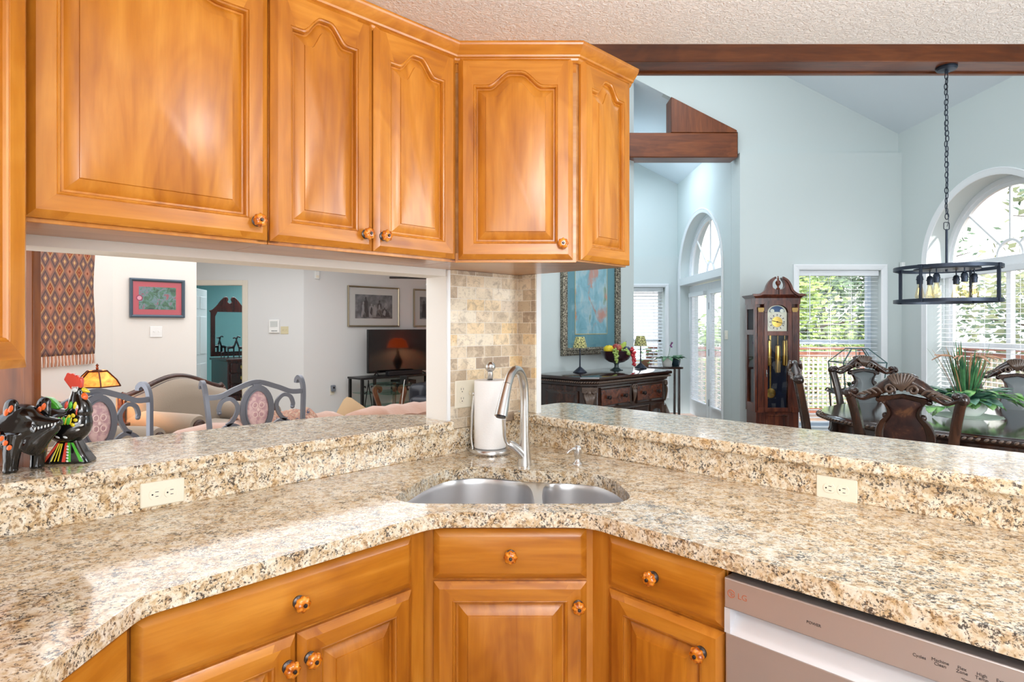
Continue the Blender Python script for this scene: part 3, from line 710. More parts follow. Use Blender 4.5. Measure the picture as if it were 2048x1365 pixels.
# paper towel holder and roll
ph = thing('paper_towel_holder', 'brushed nickel paper towel stand with a ball on top beside the tile', 'paper towel holder', (-.0905, 2.572, CNT))
MB().lathe([(.084,0),(.086,.004),(.086,.016),(.082,.021),(.070,.0225),(.004,.0225)], 40).build('base', STEEL, ph, smooth=40)
MB().lathe([(.009,.0225),(.009,.300),(.0115,.303),(.0115,.335),(.009,.337)], 18).build('rod', STEEL, ph, smooth=40)
MB().ball((0,0,.357), .0225, n=24, m=16).build('ball_finial', STEEL, ph, smooth=80)
m = MB(); m.tube(spline([(-.072,.012,.016),(-.078,.013,.05),(-.078,.013,.10),(-.074,.012,.17),(-.067,.010,.225),(-.066,.010,.235)], 6), .0065, 10); m.ball((-.066,.010,.243), .010); m.build('tension_arm', STEEL, ph, smooth=50)
rl = MB(); rl.lathe([(.020,.0),(.064,.0),(.066,.003),(.066,.275),(.064,.278),(.020,.278),(.020,.0)], 48, cap=False)
o = rl.build('paper_towel_roll', PAPER, None, smooth=30); o.location = (-.0905, 2.572, CNT+.0235); tag(o, 'white paper towel roll standing on its nickel holder', 'paper towel')
# ------------------------------------------------------------------ electrical plates
def outlet(name, label, M, gangs=1, horizontal=False, cat='outlet', switch=False, mat=None, group=None):
    """plate in local xz, facing -y"""
    w, h = (.070+.046*(gangs-1), .115); mat = mat or IVORY
    t = bpy.data.objects.new(name, None); COL.objects.link(t); t.empty_display_size = .03; t.matrix_world = M
    tag(t, label, cat, group)
    MM = Matrix.Rotation(R(90), 4, 'Y') if horizontal else Matrix.Identity(4)
    p = MB(); o_ = lambda i, y: [(a, y, b) for a, b in rrect(-w/2+i, w/2-i, -h/2+i, h/2-i, .004, 3)]
    p.loops([o_(0,0), o_(0,-.003), o_(.003,-.0055)], True, True, M=MM); p.build('plate', mat, t, smooth=25)
    for g in range(gangs):
        cx = (g-(gangs-1)/2)*.046
        if switch or (gangs == 2 and g == 1 and not horizontal):
            s_ = MB(); s_.box(cx-.005, cx+.005, -.014, -.005, -.004, .012, MM); s_.build('toggle', mat, t, bevel=.001); continue
        for cz in (-.0195, .0195):
            r_ = MB(); cc = lambda k, y: [(cx+a, y, cz+b) for a, b in [(max(-.0135,min(.0135,.0172*k*cos(2*PI*i/28))), .0172*k*sin(2*PI*i/28)) for i in range(28)]]
            r_.loops([cc(1,-.005), cc(1,-.0072), cc(.95,-.0078)], True, True, M=MM); rc = r_.build('receptacle', mat, t, smooth=30)
            s_ = MB()
            for dx, hh in ((-.0064,.0045),(.0064,.0038)): s_.box(cx+dx-.0009, cx+dx+.0009, -.0081, -.007, cz+.003-hh, cz+.003+hh, MM)
            s_.lathe([(.0024,0),(.0024,.0011)], 10, M=MM @ TR(cx, -.007, cz-.0085, 0, R(90))); s_.build('slot', BLACK, rc)
    return t
outlet('wall_outlet', 'ivory outlet on its side in the granite strip below the figurines', FL @ TR(-1.490, -.0225, .953), horizontal=True, group='outlets in the granite strips')
outlet('wall_outlet', 'ivory outlet on its side in the granite strip above the dishwasher', FR @ TR(1.368, -.0225, .941), horizontal=True, group='outlets in the granite strips')
outlet('wall_outlet', 'ivory double plate with outlet and switch on the tile behind the paper towels', FL @ TR(-.330, -.0085, 1.149), gangs=2)
# ================================================================== figurines on the bar
PBLK = GLOSSBLACK; PGRN = plain('green_paint', srgb(84,186,60), .3, coat=.4); PYEL = plain('yellow_paint', srgb(226,206,40), .3, coat=.4)
PRED = plain('red_paint', srgb(216,70,50), .3, coat=.4); PORG = plain('orange_paint', srgb(236,104,36), .3, coat=.4); PWHT = plain('white_paint_marks', srgb(225,228,228), .3, coat=.4)
def patch(m, x, z, y, rx, rz, mi=0, rot=0.0): m.ball((0,0,0), rx, .0030, rz, 12, 6, M=TR(x, y, z, 0, 0, rot), mi=mi)
ro = thing('rooster_figurine', 'painted black ceramic rooster with red comb and green tail on the bar top', 'figurine', (-1.264, 1.775, BAR+.0005), R(8))
m = MB(); lps = []
for z, hx, hy in ((0,.060,.030),(.004,.061,.031),(.03,.045,.026),(.058,.029,.019),(.066,.026,.018)):
    lps.append([(hx*max(-1,min(1,1.25*cos(2*PI*i/28))), hy*max(-1,min(1,1.25*sin(2*PI*i/28))), z) for i in range(28)])
m.loops(lps, True, True); bs = m.build('base', PBLK, ro, smooth=50)
m = MB()
for x0, x1, mi in ((-.052,-.030,0),(.0,.003,0),(.014,.013,2),(.046,.026,2)):
    a = [(x0-.004,-.0312,.006),(x0+.005,-.0312,.006),(x1*.62+.004,-.0205,.058),(x1*.62-.002,-.0205,.058)]
    m.loops([a, [(p[0],p[1]-.002,p[2]) for p in a]], True, True, mi=mi)
for k in range(3): m.bar((-.032+.009*k,-.032,.008), (-.016+.004*k,-.0225,.056), .0022, mi=1)
for k in range(6): patch(m, .010-.0006*k*1.0, .008+.008*k, -.0318+.0016*k, .004, .0028, 3, .4)
m.build('painted_stripe', [PRED, PYEL, PGRN, PWHT], bs)
m = MB()
bp = spline([(-.062,0,.150),(-.040,0,.122),(-.008,0,.100),(.018,0,.110),(.026,0,.150),(.022,0,.178),(.022,0,.198)], 6)
n_ = len(bp); rad = []
for i in range(n_):
    t = i/(n_-1); rad.append(.016+.034*math.sin(PI*min(1,max(0,t*1.45)))**.8 if t < .62 else .0165+.0195*max(0,(1-t)/.38)**1.2)
m.tube(bp, rad, 20, flat=.8, up=(0,1,0)); m.ball((.022,0,.200), .0175, .015, .017)
bd = m.build('body', PBLK, ro, smooth=70, fuse=.003)
m = MB(); m.loops([[(a, y, b) for a, b in [(-.088,.160),(-.080,.180),(-.064,.187),(-.046,.184),(-.030,.168),(-.020,.152),(-.038,.148),(-.062,.146)]] for y in (-.012,.012)], True, True)
m.build('tail', PGRN, ro, bevel=.005, seg=3)
m = MB(); cz = .213
cp = [(.004,.205),(-.010,.228),(-.012,.238),(-.002,.246)] 
cp = [(.006,cz-.006),(-.014,.236),(-.004,.256),(.004,.251),(.010,.254),(.015,.246),(.021,.249),(.026,.240),(.032,.243),(.036,.233),(.034,.212),(.026,.206)]
m.loops([[(a, y, b) for a, b in cp] for y in (-.007,.007)], True, True); m.build('comb', PRED, ro, bevel=.003)
m = MB(); m.tube([(.034,0,.205),(.043,0,.203),(.053,0,.198)], [.008,.006,.0015], 12); m.build('beak', PYEL, ro, smooth=60)
m = MB(); m.ball((.037,-.003,.184), .0125, .009, .0135); m.build('wattle', PORG, ro, smooth=60)
m = MB(); patch(m, .021, .206, -.0148, .007, .006, 3)
for k in range(4): patch(m, .014+.0045*k, .212, -.0135, .0012, .0045, 3)
for k in range(4): patch(m, -.022+.013*k, .122, -.0405+.0005*k, .0056, .0115, 2, .25); patch(m, -.0155+.013*k, .122, -.0400, .0018, .0115, 1, .25)
for k in range(5): patch(m, .025+.010*cos(k*1.2), .124+.014*sin(k*1.2), -.0395+.001*k, .0062, .0050, 1, k)
for k, mi in ((0,0),(1,2),(2,1)): patch(m, .004+.011*k, .165-.001*k, -.0250+.0005*k, .0048, .011, mi, .2)
for x, z in ((-.014,.077),(.005,.076)): patch(m, x, z, -.033, .007, .0036, 3, .5)
for x, z in ((.036,.095),(.046,.108),(.030,.112)): patch(m, x, z, -.030, .006, .003, 3, -.3)
patch(m, .030, .150, -.0235, .0045, .016, 3, .1); patch(m, .031, .146, -.0255, .0022, .011, 0, .1)
m.build('painted_pattern', [PRED, PYEL, PGRN, PWHT], bd)

pg = thing('black_animal_figurine', 'glossy black ceramic animal with pricked ears and orange squiggles on the bar top', 'figurine', (-1.325, 1.668, BAR+.0005), R(4))
m = MB()
bp = spline([(-.165,0,.080),(-.12,0,.098),(-.06,0,.104),(-.01,0,.108),(.030,0,.112),(.052,0,.122)], 6); k_ = len(bp)
m.tube(bp, [.030+.020*sin(PI*min(1,.25+.75*i/(k_-1))) for i in range(k_)], 22, up=(0,1,0), flat=.85)
m.tube(spline([(-.03,.0,.120),(.010,0,.148),(.045,0,.134),(.085,0,.128),(.112,0,.129)], 6), [.034,.034,.034,.033,.033,.032,.032,.031,.030,.029,.027,.025,.023,.021,.0195,.018,.0165,.0155,.0145,.0135,.0125,.0115,.0105,.0095,.0085][:25], 20, up=(0,1,0))
for lx, ly in ((-.004,-.024),(.030,.026),(-.14,-.022),(-.12,.024)):
    m.tube(spline([(lx+.008,ly*.7,.100),(lx+.004,ly,.055),(lx,ly,.012),(lx,ly,0)], 5), [.030,.028,.026,.024,.0225,.021,.020,.019,.018,.0175,.017,.0172,.0178,.0182,.0184,.0184], 16)
m.tube(spline([(.100,0,.121),(.070,0,.102),(.045,0,.080),(.026,0,.055)],5), [.013,.024,.032,.030], 18, up=(0,1,0))
b = m.build('body', PBLK, pg, smooth=70, fuse=.0032)
for ex, ey in ((-.004,-.022),(.050,.022)):
    e = MB(); e.tube(spline([(ex,ey,.142),(ex-.001,ey,.165),(ex+.002,ey,.184),(ex+.003,ey,.194)], 5), [.017,.0185,.0195,.020,.020,.0198,.0195,.019,.0185,.018,.017,.0155,.0135,.0115,.0085,.004], 16, flat=.42, up=(0,1,0))
    ear = e.build('ear', PBLK, pg, smooth=70); q = MB()
    for k in range(2): patch(q, ex-.006+.011*k, .160+.009*k, ey-.0088, .0060, .0105, 0, .35)
    q.build('painted_squiggle', PORG, ear)
m = MB()
for k in range(5): patch(m, -.030+.010*k, .118-.012*k, -.047-.0005*k, .0062, .0078, 0, .7)
for k in range(7): patch(m, .058+.0075*k, .115+.0018*k, -.0245+.0016*k, .0016, .0040, 1, .1)
m.build('painted_pattern', [PORG, PWHT], b)
pt = thing('painted_ceramic_pot', 'small painted ceramic pot with yellow band at the far left of the bar top', 'pot', (-1.535, 1.80, BAR+.0005))
MB().lathe([(.030,0),(.038,.02),(.046,.07),(.050,.125),(.047,.128),(.044,.124),(.001,.02)], 28).build('bowl', PBLK, pt, smooth=50)
MB().lathe([(.0508,.112),(.0510,.122),(.0504,.122),(.0504,.112)], 28, cap=False).build('band', PYEL, pt)
MB().lathe([(.0500,.098),(.0506,.106),(.0500,.106),(.0494,.098)], 28, cap=False).build('stripe', PGRN, pt)

# ================================================================== bar stools
FABR = Mat('rose_medallion_fabric', srgb(196,158,158), .8, sheen=.3)
FABR.col(FABR.ramp(FABR.noise(FABR.coord(), 60, 4), [(.4, srgb(186,146,150)), (.6, srgb(216,184,180))])); FABR = FABR.m
def make_stool(label):
    t = thing('bar_stool', label, 'bar stool', group='iron bar stools')
    sq = [(.0115,.009),(-.0115,.009),(-.0115,-.009),(.0115,-.009)]
    for sx in (-1, 1):
        m = MB(); p = spline([(sx*.215,.17,0),(sx*.215,.185,.35),(sx*.218,.185,.72),(sx*.225,.20,.95),(sx*.236,.215,1.10),(sx*.238,.235,1.155),(sx*.237,.262,1.172),(sx*.235,.283,1.158),(sx*.235,.286,1.142)], 5)
        m.sweep(p, sq, up=(1,0,0)); m.build('back_post', IRON, t, smooth=40)
        m = MB(); m.sweep([(sx*.20,-.19,0),(sx*.19,-.18,.72)], sq, up=(1,0,0)); m.build('leg', IRON, t)
    m = MB(); m.sweep(spline([(-.235,.212,1.105),(-.17,.218,1.107),(-.10,.225,1.135),(0,.230,1.163),(.10,.225,1.135),(.17,.218,1.107),(.235,.212,1.105)], 6), [(.012,.006),(-.012,.006),(-.012,-.006),(.012,-.006)], up=(0,1,0)); m.build('top_rail', IRON, t, smooth=40)
    sec = [(.009,.006),(-.009,.006),(-.009,-.006),(.009,-.006)]
    for sx in (-1, 1):
        m = MB(); Y = .215
        p = spline([(-.178,Y,1.035),(-.180,Y,1.050),(-.165,Y,1.083),(-.128,Y,1.092),(-.098,Y,1.062),(-.098,Y,1.025),(-.120,Y,.985),(-.145,Y,.968)], 6)
        m.sweep([(sx*a.x,a.y,a.z) for a in p], sec, up=(0,1,0)); m.ball((sx*-.178,Y,1.030), .011)
        p = spline([(-.195,Y,.80),(-.198,Y,.88),(-.175,Y,.940),(-.125,Y,.968),(-.078,Y,.945),(-.060,Y,.895),(-.075,Y,.860)], 6)
        m.sweep([(sx*a.x,a.y,a.z) for a in p], sec, up=(0,1,0))
        p = spline([(-.165,Y,.80),(-.165,Y,.86),(-.135,Y,.895),(-.100,Y,.880),(-.075,Y,.850),(-.040,Y,.855)], 6)
        m.sweep([(sx*a.x,a.y,a.z) for a in p], sec, up=(0,1,0))
        m.build('scroll', IRON, t, smooth=40)
    m = MB(); rg = [(.070*cos(2*PI*i/36), .218, 1.030+.108*sin(2*PI*i/36)) for i in range(36)]
    m.sweep(rg, [(.012,.008),(-.012,.008),(-.012,-.008),(.012,-.008)], closed=True, up=(0,1,0))
    m.sweep([(a*.80,b-.010,1.030+(c-1.030)*.87) for a,b,c in rg], [(.003,.003),(-.003,.003),(-.003,-.003),(.003,-.003)], closed=True, up=(0,1,0))
    m.box(-.02,.02,.212,.224,1.135,1.155); m.box(-.012,.012,.212,.222,.74,.925)
    mf = m.build('medallion_frame', IRON, t, smooth=40)
    m = MB(); m.ball((0,.218,1.030), .058, .014, .095, 28, 14)
    md_ = m.build('medallion', FABR, t, smooth=70)
    m = MB()
    for k in range(4):
        a = PI/4+PI/2*k; m.tube([(.022*cos(a)+.012*cos(2*PI*i/14), .2035, 1.03+.032*sin(a)+.013*sin(2*PI*i/14)) for i in range(14)], .0022, 6, closed=True)
    m.ball((0,.2035,1.03), .007, .003, .008); m.build('embossed_flower', plain('pale_rose_thread', srgb(226,200,192), .8), md_)
    m = MB(); m.slab(rrect(-.215,.215,-.21,.19,.06), .70, .73); m.build('seat_frame', IRON, t, bevel=.004)
    m = MB(); m.slab(rrect(-.205,.205,-.20,.17,.06), .73, .79); m.build('seat_cushion', plain('floral_tan_fabric', srgb(176,132,110), .85), t, bevel=.02, seg=4)
    m = MB(); m.bar((-.20,-.19,.25),(.20,-.19,.25),.018); m.bar((-.215,.18,.30),(.215,.18,.30),.018); m.build('footrest', IRON, t)
    return t
s1 = make_stool('iron bar stool with rose medallion turned sideways behind the rooster figurine'); s1.location = (-1.525, 2.505, 0); s1.rotation_euler = (0, 0, R(68))
s2 = copy_tree(s1); s2['label'] = 'iron bar stool with rose medallion in the middle of the opening'; s2.location = (-1.085, 2.865, 0); s2.rotation_euler = (0, 0, R(45))

# ================================================================== living room
TAUPE = Mat('taupe_chenille', srgb(140,126,110), .9, sheen=.4); TAUPE.bump(TAUPE.noise(TAUPE.coord(), 120, 3), .3, .004); TAUPE = TAUPE.m
PINKF = Mat('dusty_rose_microfibre', srgb(170,128,106), .9, sheen=.4); PINKF.bump(PINKF.noise(PINKF.coord(), 60, 3), .2, .006); PINKF = PINKF.m
SHOWW = wood('mahogany_show_wood', srgb(34,16,12), srgb(64,34,24), srgb(92,52,36), 'x', rough=.25, coat=.5)
def cushion(name, mat, parent, x0, x1, y0, y1, z0, z1, r=.05):
    return MB().box(x0,x1,y0,y1,z0,z1).build(name, mat, parent, bevel=r, seg=4, smooth=60)
def camel(x): return .80+.155*(.5*(1+cos(PI*min(1,abs(x)/.62))))
def make_armchair(label):
    t = thing('armchair', label, 'armchair', group='taupe armchairs with wooden trim')
    cushion('seat_base', TAUPE, t, -.46,.46,-.80,.0,.14,.36,.03); cushion('seat_cushion', TAUPE, t, -.34,.34,-.84,-.18,.36,.50,.05)
    xs = [-.56+1.12*i/24 for i in range(25)]
    pts = [(x, camel(x)-.02) for x in xs]
    m = MB(); o = lambda k, y: [(x*k, y, .36) for x in (-.56,.56)]+[(x*k, y, .36+(z-.36)*k) for x, z in pts[::-1]]
    m.loops([o(1,.05), o(1,-.05), o(.96,-.13), o(.86,-.19), o(.66,-.215)], True, True); m.build('backrest', TAUPE, t, smooth=60)
    m = MB(); tr = [(-.57,-.03,.50)]+[(x*1.02, -.03, z+.012) for x, z in pts]+[(.57,-.03,.50)]
    m.tube(spline(tr, 2), .026, 10, up=(0,1,0)); m.tube(spline([(a,b-.045,c-.03) for a,b,c in tr], 2), .012, 8, up=(0,1,0)); m.build('wooden_trim', SHOWW, t, smooth=60)
    for sx in (-1, 1):
        m = MB(); sec = [(sx*(.45+.105*cos(a)), .56+.105*sin(a)) for a in [R(-60+300*i/20) for i in range(21)]]+[(sx*.42,.20),(sx*.53,.20)]
        lp = lambda y, k=1: [(sx*.475+(x-sx*.475)*k, y, .5+(z-.5)*k) for x, z in sec]
        m.loops([lp(-.04), lp(-.82), lp(-.855,.93)], True, True); a = m.build('arm', TAUPE, t, smooth=60)
        m = MB(); m.lathe([(.062,0),(.062,.012),(.048,.020),(.040,.014),(.026,.016),(.016,.026),(.002,.030)], 24, M=TR(sx*.455,-.855,.560,0,R(90))); m.build('rosette', SHOWW, a, smooth=40)
        for y in (-.76,-.02):
            m = MB(); m.lathe([(.02,0),(.035,.05),(.03,.12),(.04,.15)], 12, c=(sx*.40,y,0)); m.build('leg', SHOWW, t)
    return t
a1 = make_armchair('taupe armchair with arched dark wood trim below the red matted picture'); a1.location = (-3.36, 6.17, 0); a1.rotation_euler = (0,0,R(68))
a2 = copy_tree(a1); a2['label'] = 'taupe armchair at the tapestry, its rolled arm in front of the lamp'; a2.location = (-3.62, 4.42, 0); a2.rotation_euler = (0,0,R(84))
# end table and lamp
et = thing('end_table', 'small dark end table under the glowing mica lamp', 'side table', (-3.56, 5.33, 0))
MB().slab(rrect(-.185,.185,-.185,.185,.03), .56, .59).build('tabletop', SHOWW, et, bevel=.006)
for x in (-.15,.15):
    for y in (-.15,.15): MB().lathe([(.014,0),(.022,.3),(.018,.5),(.026,.56)], 10, c=(x,y,0)).build('leg', SHOWW, et)
lm = thing('table_lamp', 'lit table lamp with amber mica shade between the armchairs', 'lamp', (-3.56, 5.33, .591), R(12))
MB().lathe([(.085,0),(.085,.012),(.04,.03),(.024,.07),(.036,.13),(.022,.20),(.012,.26),(.010,.33)], 20).build('base', plain('bronze', srgb(70,42,26), .35, metal=.7), lm)
MICA = Mat('amber_mica', srgb(226,138,40), .35, emit=srgb(255,150,50), es=.75)
_n = MICA.noise(MICA.coord(), 9, 4, .6, 1); MICA.col(MICA.ramp(_n, [(.35, srgb(170,84,18)), (.6, srgb(236,160,60))]))
MICA.L(MICA.ramp(_n, [(.35, srgb(190,84,14)), (.65, srgb(255,164,60))]), MICA.b.inputs['Emission Color']); MICA = MICA.m
m = MB(); hexr = lambda r, z: [(r*cos(PI/3*i), r*sin(PI/3*i), z) for i in range(6)]
m.loops([hexr(.178,.335), hexr(.150,.385), hexr(.075,.462)]); m.loops([hexr(.174,.335), hexr(.146,.385), hexr(.071,.462)]); sh = m.build('shade', MICA, lm, smooth=0)
m = MB()
for i in range(6):
    a, b, c = hexr(.180,.334)[i], hexr(.152,.386)[i], hexr(.077,.463)[i]; m.bar(a,b,.010); m.bar(b,c,.010); m.bar(a, hexr(.180,.334)[(i+1)%6], .010); m.bar(c, hexr(.077,.463)[(i+1)%6], .012)
m.build('shade_frame', plain('bronze_strip', srgb(84,40,20), .4, metal=.5), sh)
MB().lathe([(.05,.462),(.03,.472),(.008,.476),(.012,.49),(.006,.50),(.013,.512),(.001,.528)], 12).build('finial', plain('bronze_cap', srgb(96,54,34), .4, metal=.5), lm)
MB().ball((0,0,.385), .028).build('bulb', Mat('warm_bulb', srgb(255,220,170), emit=srgb(255,205,130), es=22).m, lm)
light('table_lamp_glow', 'POINT', (-3.56, 5.33, 1.02), 26, (1.0, .62, .30), .05)
# tapestry on the side wall
tp = thing('tapestry', 'woven wall hanging with diamond pattern and fringe', 'wall hanging', (-4.000, 5.42, 0), R(90))
TM = Mat('diamond_weave', rough=.95, spec=.1)
tcn = TM.n('ShaderNodeTexCoord'); sp_ = TM.n('ShaderNodeSeparateXYZ'); TM.L(tcn.outputs['Object'], sp_.inputs[0])
p_ = TM.math('MULTIPLY', sp_.outputs['X'], 1/.118); q_ = TM.math('MULTIPLY', sp_.outputs['Z'], 1/.168)
def tri(v, off=0.0): return TM.math('MULTIPLY', TM.math('ABSOLUTE', TM.math('SUBTRACT', TM.math('FRACT', TM.math('ADD', v, off)), .5)), 2.0)
dA = TM.math('ADD', tri(p_), tri(q_)); dB = TM.math('ADD', tri(p_, .5), tri(q_, .5))
par = TM.math('MODULO', TM.math('ADD', TM.math('FLOOR', TM.math('ADD', p_, 40)), TM.math('FLOOR', TM.math('ADD', q_, 40))), 2.0)
fill = TM.mix(par, srgb(176,122,100), srgb(150,84,56))
cA = TM.ramp(dA, [(.0, srgb(120,52,36)), (.16, srgb(120,52,36)), (.2, srgb(180,126,102)), (1,srgb(180,126,102))], 'CONSTANT')
fill = TM.mix(TM.ramp(dA, [(.0, G1(1)), (.30, G1(.8)), (.42, G1(0))]), fill, cA)
edge = TM.mix(par, srgb(150,104,88), srgb(190,154,110))
fill = TM.mix(TM.ramp(dA, [(.66, G1(0)), (.70, G1(1))]), fill, edge)
dark_ = TM.mix(TM.ramp(dB, [(.0, G1(1)), (.22, G1(1)), (.28, G1(0))]), srgb(140,106,94), srgb(210,168,118))
dark_ = TM.mix(TM.ramp(dB, [(.55, G1(0)), (.62, G1(1)), (.80, G1(1)), (.9, G1(0))]), dark_, srgb(92,80,82))
w_ = TM.mix(TM.ramp(dA, [(.84, G1(0)), (.86, G1(1))]), fill, dark_)
w_ = TM.mix(TM.ramp(TM.noise(TM.coord(), 260, 2), [(.35, G1(.3)), (.6, G1(0))]), w_, srgb(90,64,58)); TM.col(w_)
m = MB(); wv = lambda x, z: -.010-.006*sin(x*14+z*2)*min(1,(2.5-z))
nx, nz = 40, 30; X0_, X1_ = -.85, .515
m.grid(nx, nz, lambda u, v: (X0_+(X1_-X0_)*u+.012*sin(v*9)*u, wv(X0_+(X1_-X0_)*u, 1.18+1.3*v), 1.175+1.25*v))
m.build('woven_panel', TM.m, tp, solid=.006)
FR1 = plain('tan_fringe', srgb(196,140,112), .95); m = MB()
for i in range(62):
    x = X0_+.006+(X1_-X0_-.012)*i/61; m.tube([(x,wv(x,1.18),1.178),(x+.002*sin(i),wv(x,1.1)-.002,1.13),(x+.003*sin(i*2.3),-.014,1.085)], [.0075,.0085,.006], 6, mi=i%2)
m.build('fringe', [FR1, plain('pale_fringe', srgb(226,208,196), .95)], tp, smooth=60)
# red matted picture, light switch
def framed(name, label, loc, rz, w, h, fw, fmat, mats, mat_w, depth=.03, cat='picture', group=None):
    t = thing(name, label, cat, loc, rz, group)
    m = MB(); o = lambda i, y: [(-w/2+i,y,-h/2+i),(w/2-i,y,-h/2+i),(w/2-i,y,h/2-i),(-w/2+i,y,h/2-i)]
    m.loops([o(0,-.002), o(0,-depth), o(fw*.5,-depth*1.1), o(fw,-depth*.75), o(fw,-.004)], False, False); m.build('frame', fmat, t, smooth=0)
    MB().box(-w/2+fw,w/2-fw,-.012,-.003,-h/2+fw,h/2-fw).build('mount', mats[0], t)
    MB().box(-w/2+fw+mat_w,w/2-fw-mat_w,-.014,-.012,-h/2+fw+mat_w,h/2-fw-mat_w).build('print', mats[1], t)
    MB().box(-w/2+fw,w/2-fw,-.0185,-.0165,-h/2+fw,h/2-fw).build('glazing', GLASS, t)
    return t
PR1 = Mat('abstract_print', rough=.4); _v = PR1.coord(); PR1.col(PR1.ramp(PR1.noise(_v, 16, 5, .6, 1), [(.3, srgb(40,60,60)), (.45, srgb(70,120,90)), (.55, srgb(110,140,150)), (.66, srgb(150,70,80)), (.8, srgb(190,190,190))])); PR1 = PR1.m
SLATE = plain('slate_blue_frame', srgb(78,92,106), .35, metal=.3)
pr = framed('framed_picture', 'picture in a slate blue frame with red mount above the light switch', (-3.728+.001, 6.527-.001, 1.733), A45, .52, .405, .03, SLATE, (plain('red_mount', srgb(196,84,96), .5), PR1), .055)
m = MB(); m.lathe([(.030,0),(.030,.0015)], 24, M=TR(-.170,-.0135,.0,0,R(90)), mi=0); m.lathe([(.021,0),(.021,.0018)], 24, M=TR(-.170,-.0137,.0,0,R(90)), mi=1); m.build('round_emblem', [plain('magenta_ink', srgb(150,30,80), .5), plain('pink_ink', srgb(226,160,180), .5)], pr)
outlet('light_switch', 'white double light switch below the red matted picture', TR(-3.735, 6.5155, 1.383, A45), gangs=2, switch=True, cat='switch', mat=WHITEP)
# sofa seen from behind, throw and pillow
sf = thing('sofa', 'dusty rose sofa seen from behind beyond the bar, facing the television', 'sofa', (-1.16, 4.06, 0), A45)
cushion('seat_base', PINKF, sf, -1.0,1.0,-.10,.80,.08,.40,.04); cushion('seat_cushion', PINKF, sf, -.80,.0,.12,.84,.40,.54,.05); cushion('seat_cushion', PINKF, sf, .0,.80,.12,.84,.40,.54,.05)
def backcush(x0, x1, nm):
    m = MB(); n = 20
    L_ = []
    for i in range(n+1):
        u = i/n; x = x0+(x1-x0)*u; e = min(1, 6*u, 6*(1-u)); bul = .03*sin(PI*u)
        zt = .80+.085*math.sqrt(max(0,1-(1-e)**2)) + .006*sin(u*38)
        L_.append([(x,-.14-bul*.3,.30),(x,-.16-bul,.62),(x,-.15-bul,zt-.05),(x,-.09,zt-.01),(x,.0,zt),(x,.10,zt-.03),(x,.14,zt-.10),(x,.12,.42)])
    m.loops(L_, True, True, closed=True); return m.build(nm, PINKF, sf, smooth=60)
backcush(-1.0, .10, 'back_cushion'); backcush(.09, 1.08, 'back_cushion')
for sx in (-1,1): cushion('arm', PINKF, sf, sx*1.08-.09, sx*1.08+.09, -.10,.80,.10,.62,.07)
FLOR = Mat('floral_print', rough=.95); _v = FLOR.coord(); FLOR.col(FLOR.ramp(FLOR.noise(_v, 26, 4, .6, 1.0), [(.34, srgb(70,74,94)), (.43, srgb(160,130,112)), (.52, srgb(160,108,92)), (.58, srgb(184,162,138)), (.68, srgb(124,74,64))])); FLOR = FLOR.m
m = MB()
m.grid(40, 12, lambda u, v: (-.63+.45*u, [-.215,-.205,-.19,-.17,-.13,-.08,-.03,.02,.07,.12,.155,.17,.175][round(v*12)], [.55,.64,.73,.80,.855,.882,.897,.90,.895,.87,.82,.72,.60][round(v*12)]+.012*sin(u*30+v*5)+.008*sin(u*71)))
o = m.build('floral_throw', FLOR, None, smooth=60, solid=.012); o.matrix_world = TR(-1.16,4.06,0,A45); tag(o, 'floral throw draped over the back of the rose sofa', 'throw')
m = MB(); pl = lambda s_: [(s_*max(-1,min(1,1.3*cos(2*PI*i/32)))*.16, s_*max(-1,min(1,1.3*sin(2*PI*i/32)))*.16) for i in range(32)]
m.loops([[(a, -.01-.055*(1-k*k)*sg, b) for a, b in pl(k)] for k, sg in ((.02,1),(.5,1),(.85,1),(1,1),(.85,-1),(.5,-1),(.02,-1))], True, True)
o = m.build('throw_pillow', plain('beige_damask', srgb(186,158,122), .9), None, smooth=60); o.matrix_world = TR(-1.12, 4.38, .735, A45, R(-14), R(38)); tag(o, 'beige throw pillow peeking over the rose sofa', 'pillow')
# hall wall devices
ic = thing('intercom', 'white intercom panel with speaker grille on the hall wall', 'intercom', (-3.557, 9.299, 1.445))
MB().box(-.078,.078,-.025,0,-.10,.10).build('housing', WHITEP, ic, bevel=.006)
m = MB(); m.box(-.055,.055,-.027,-.025,-.01,.075); m.build('speaker_grille', plain('pale_grey_mesh', srgb(205,208,206), .7), ic)
m = MB()
for k in range(5): m.box(-.035+.018*k,-.023+.018*k,-.028,-.025,-.075,-.063)
m.build('button', plain('grey_key', srgb(110,112,112), .5), ic)
outlet('light_switch', 'ivory double light switch beside the intercom', TR(-3.405, 9.299, 1.385), gangs=2, switch=True, cat='switch', mat=plain('ivory_switch', srgb(214,204,170), .4))
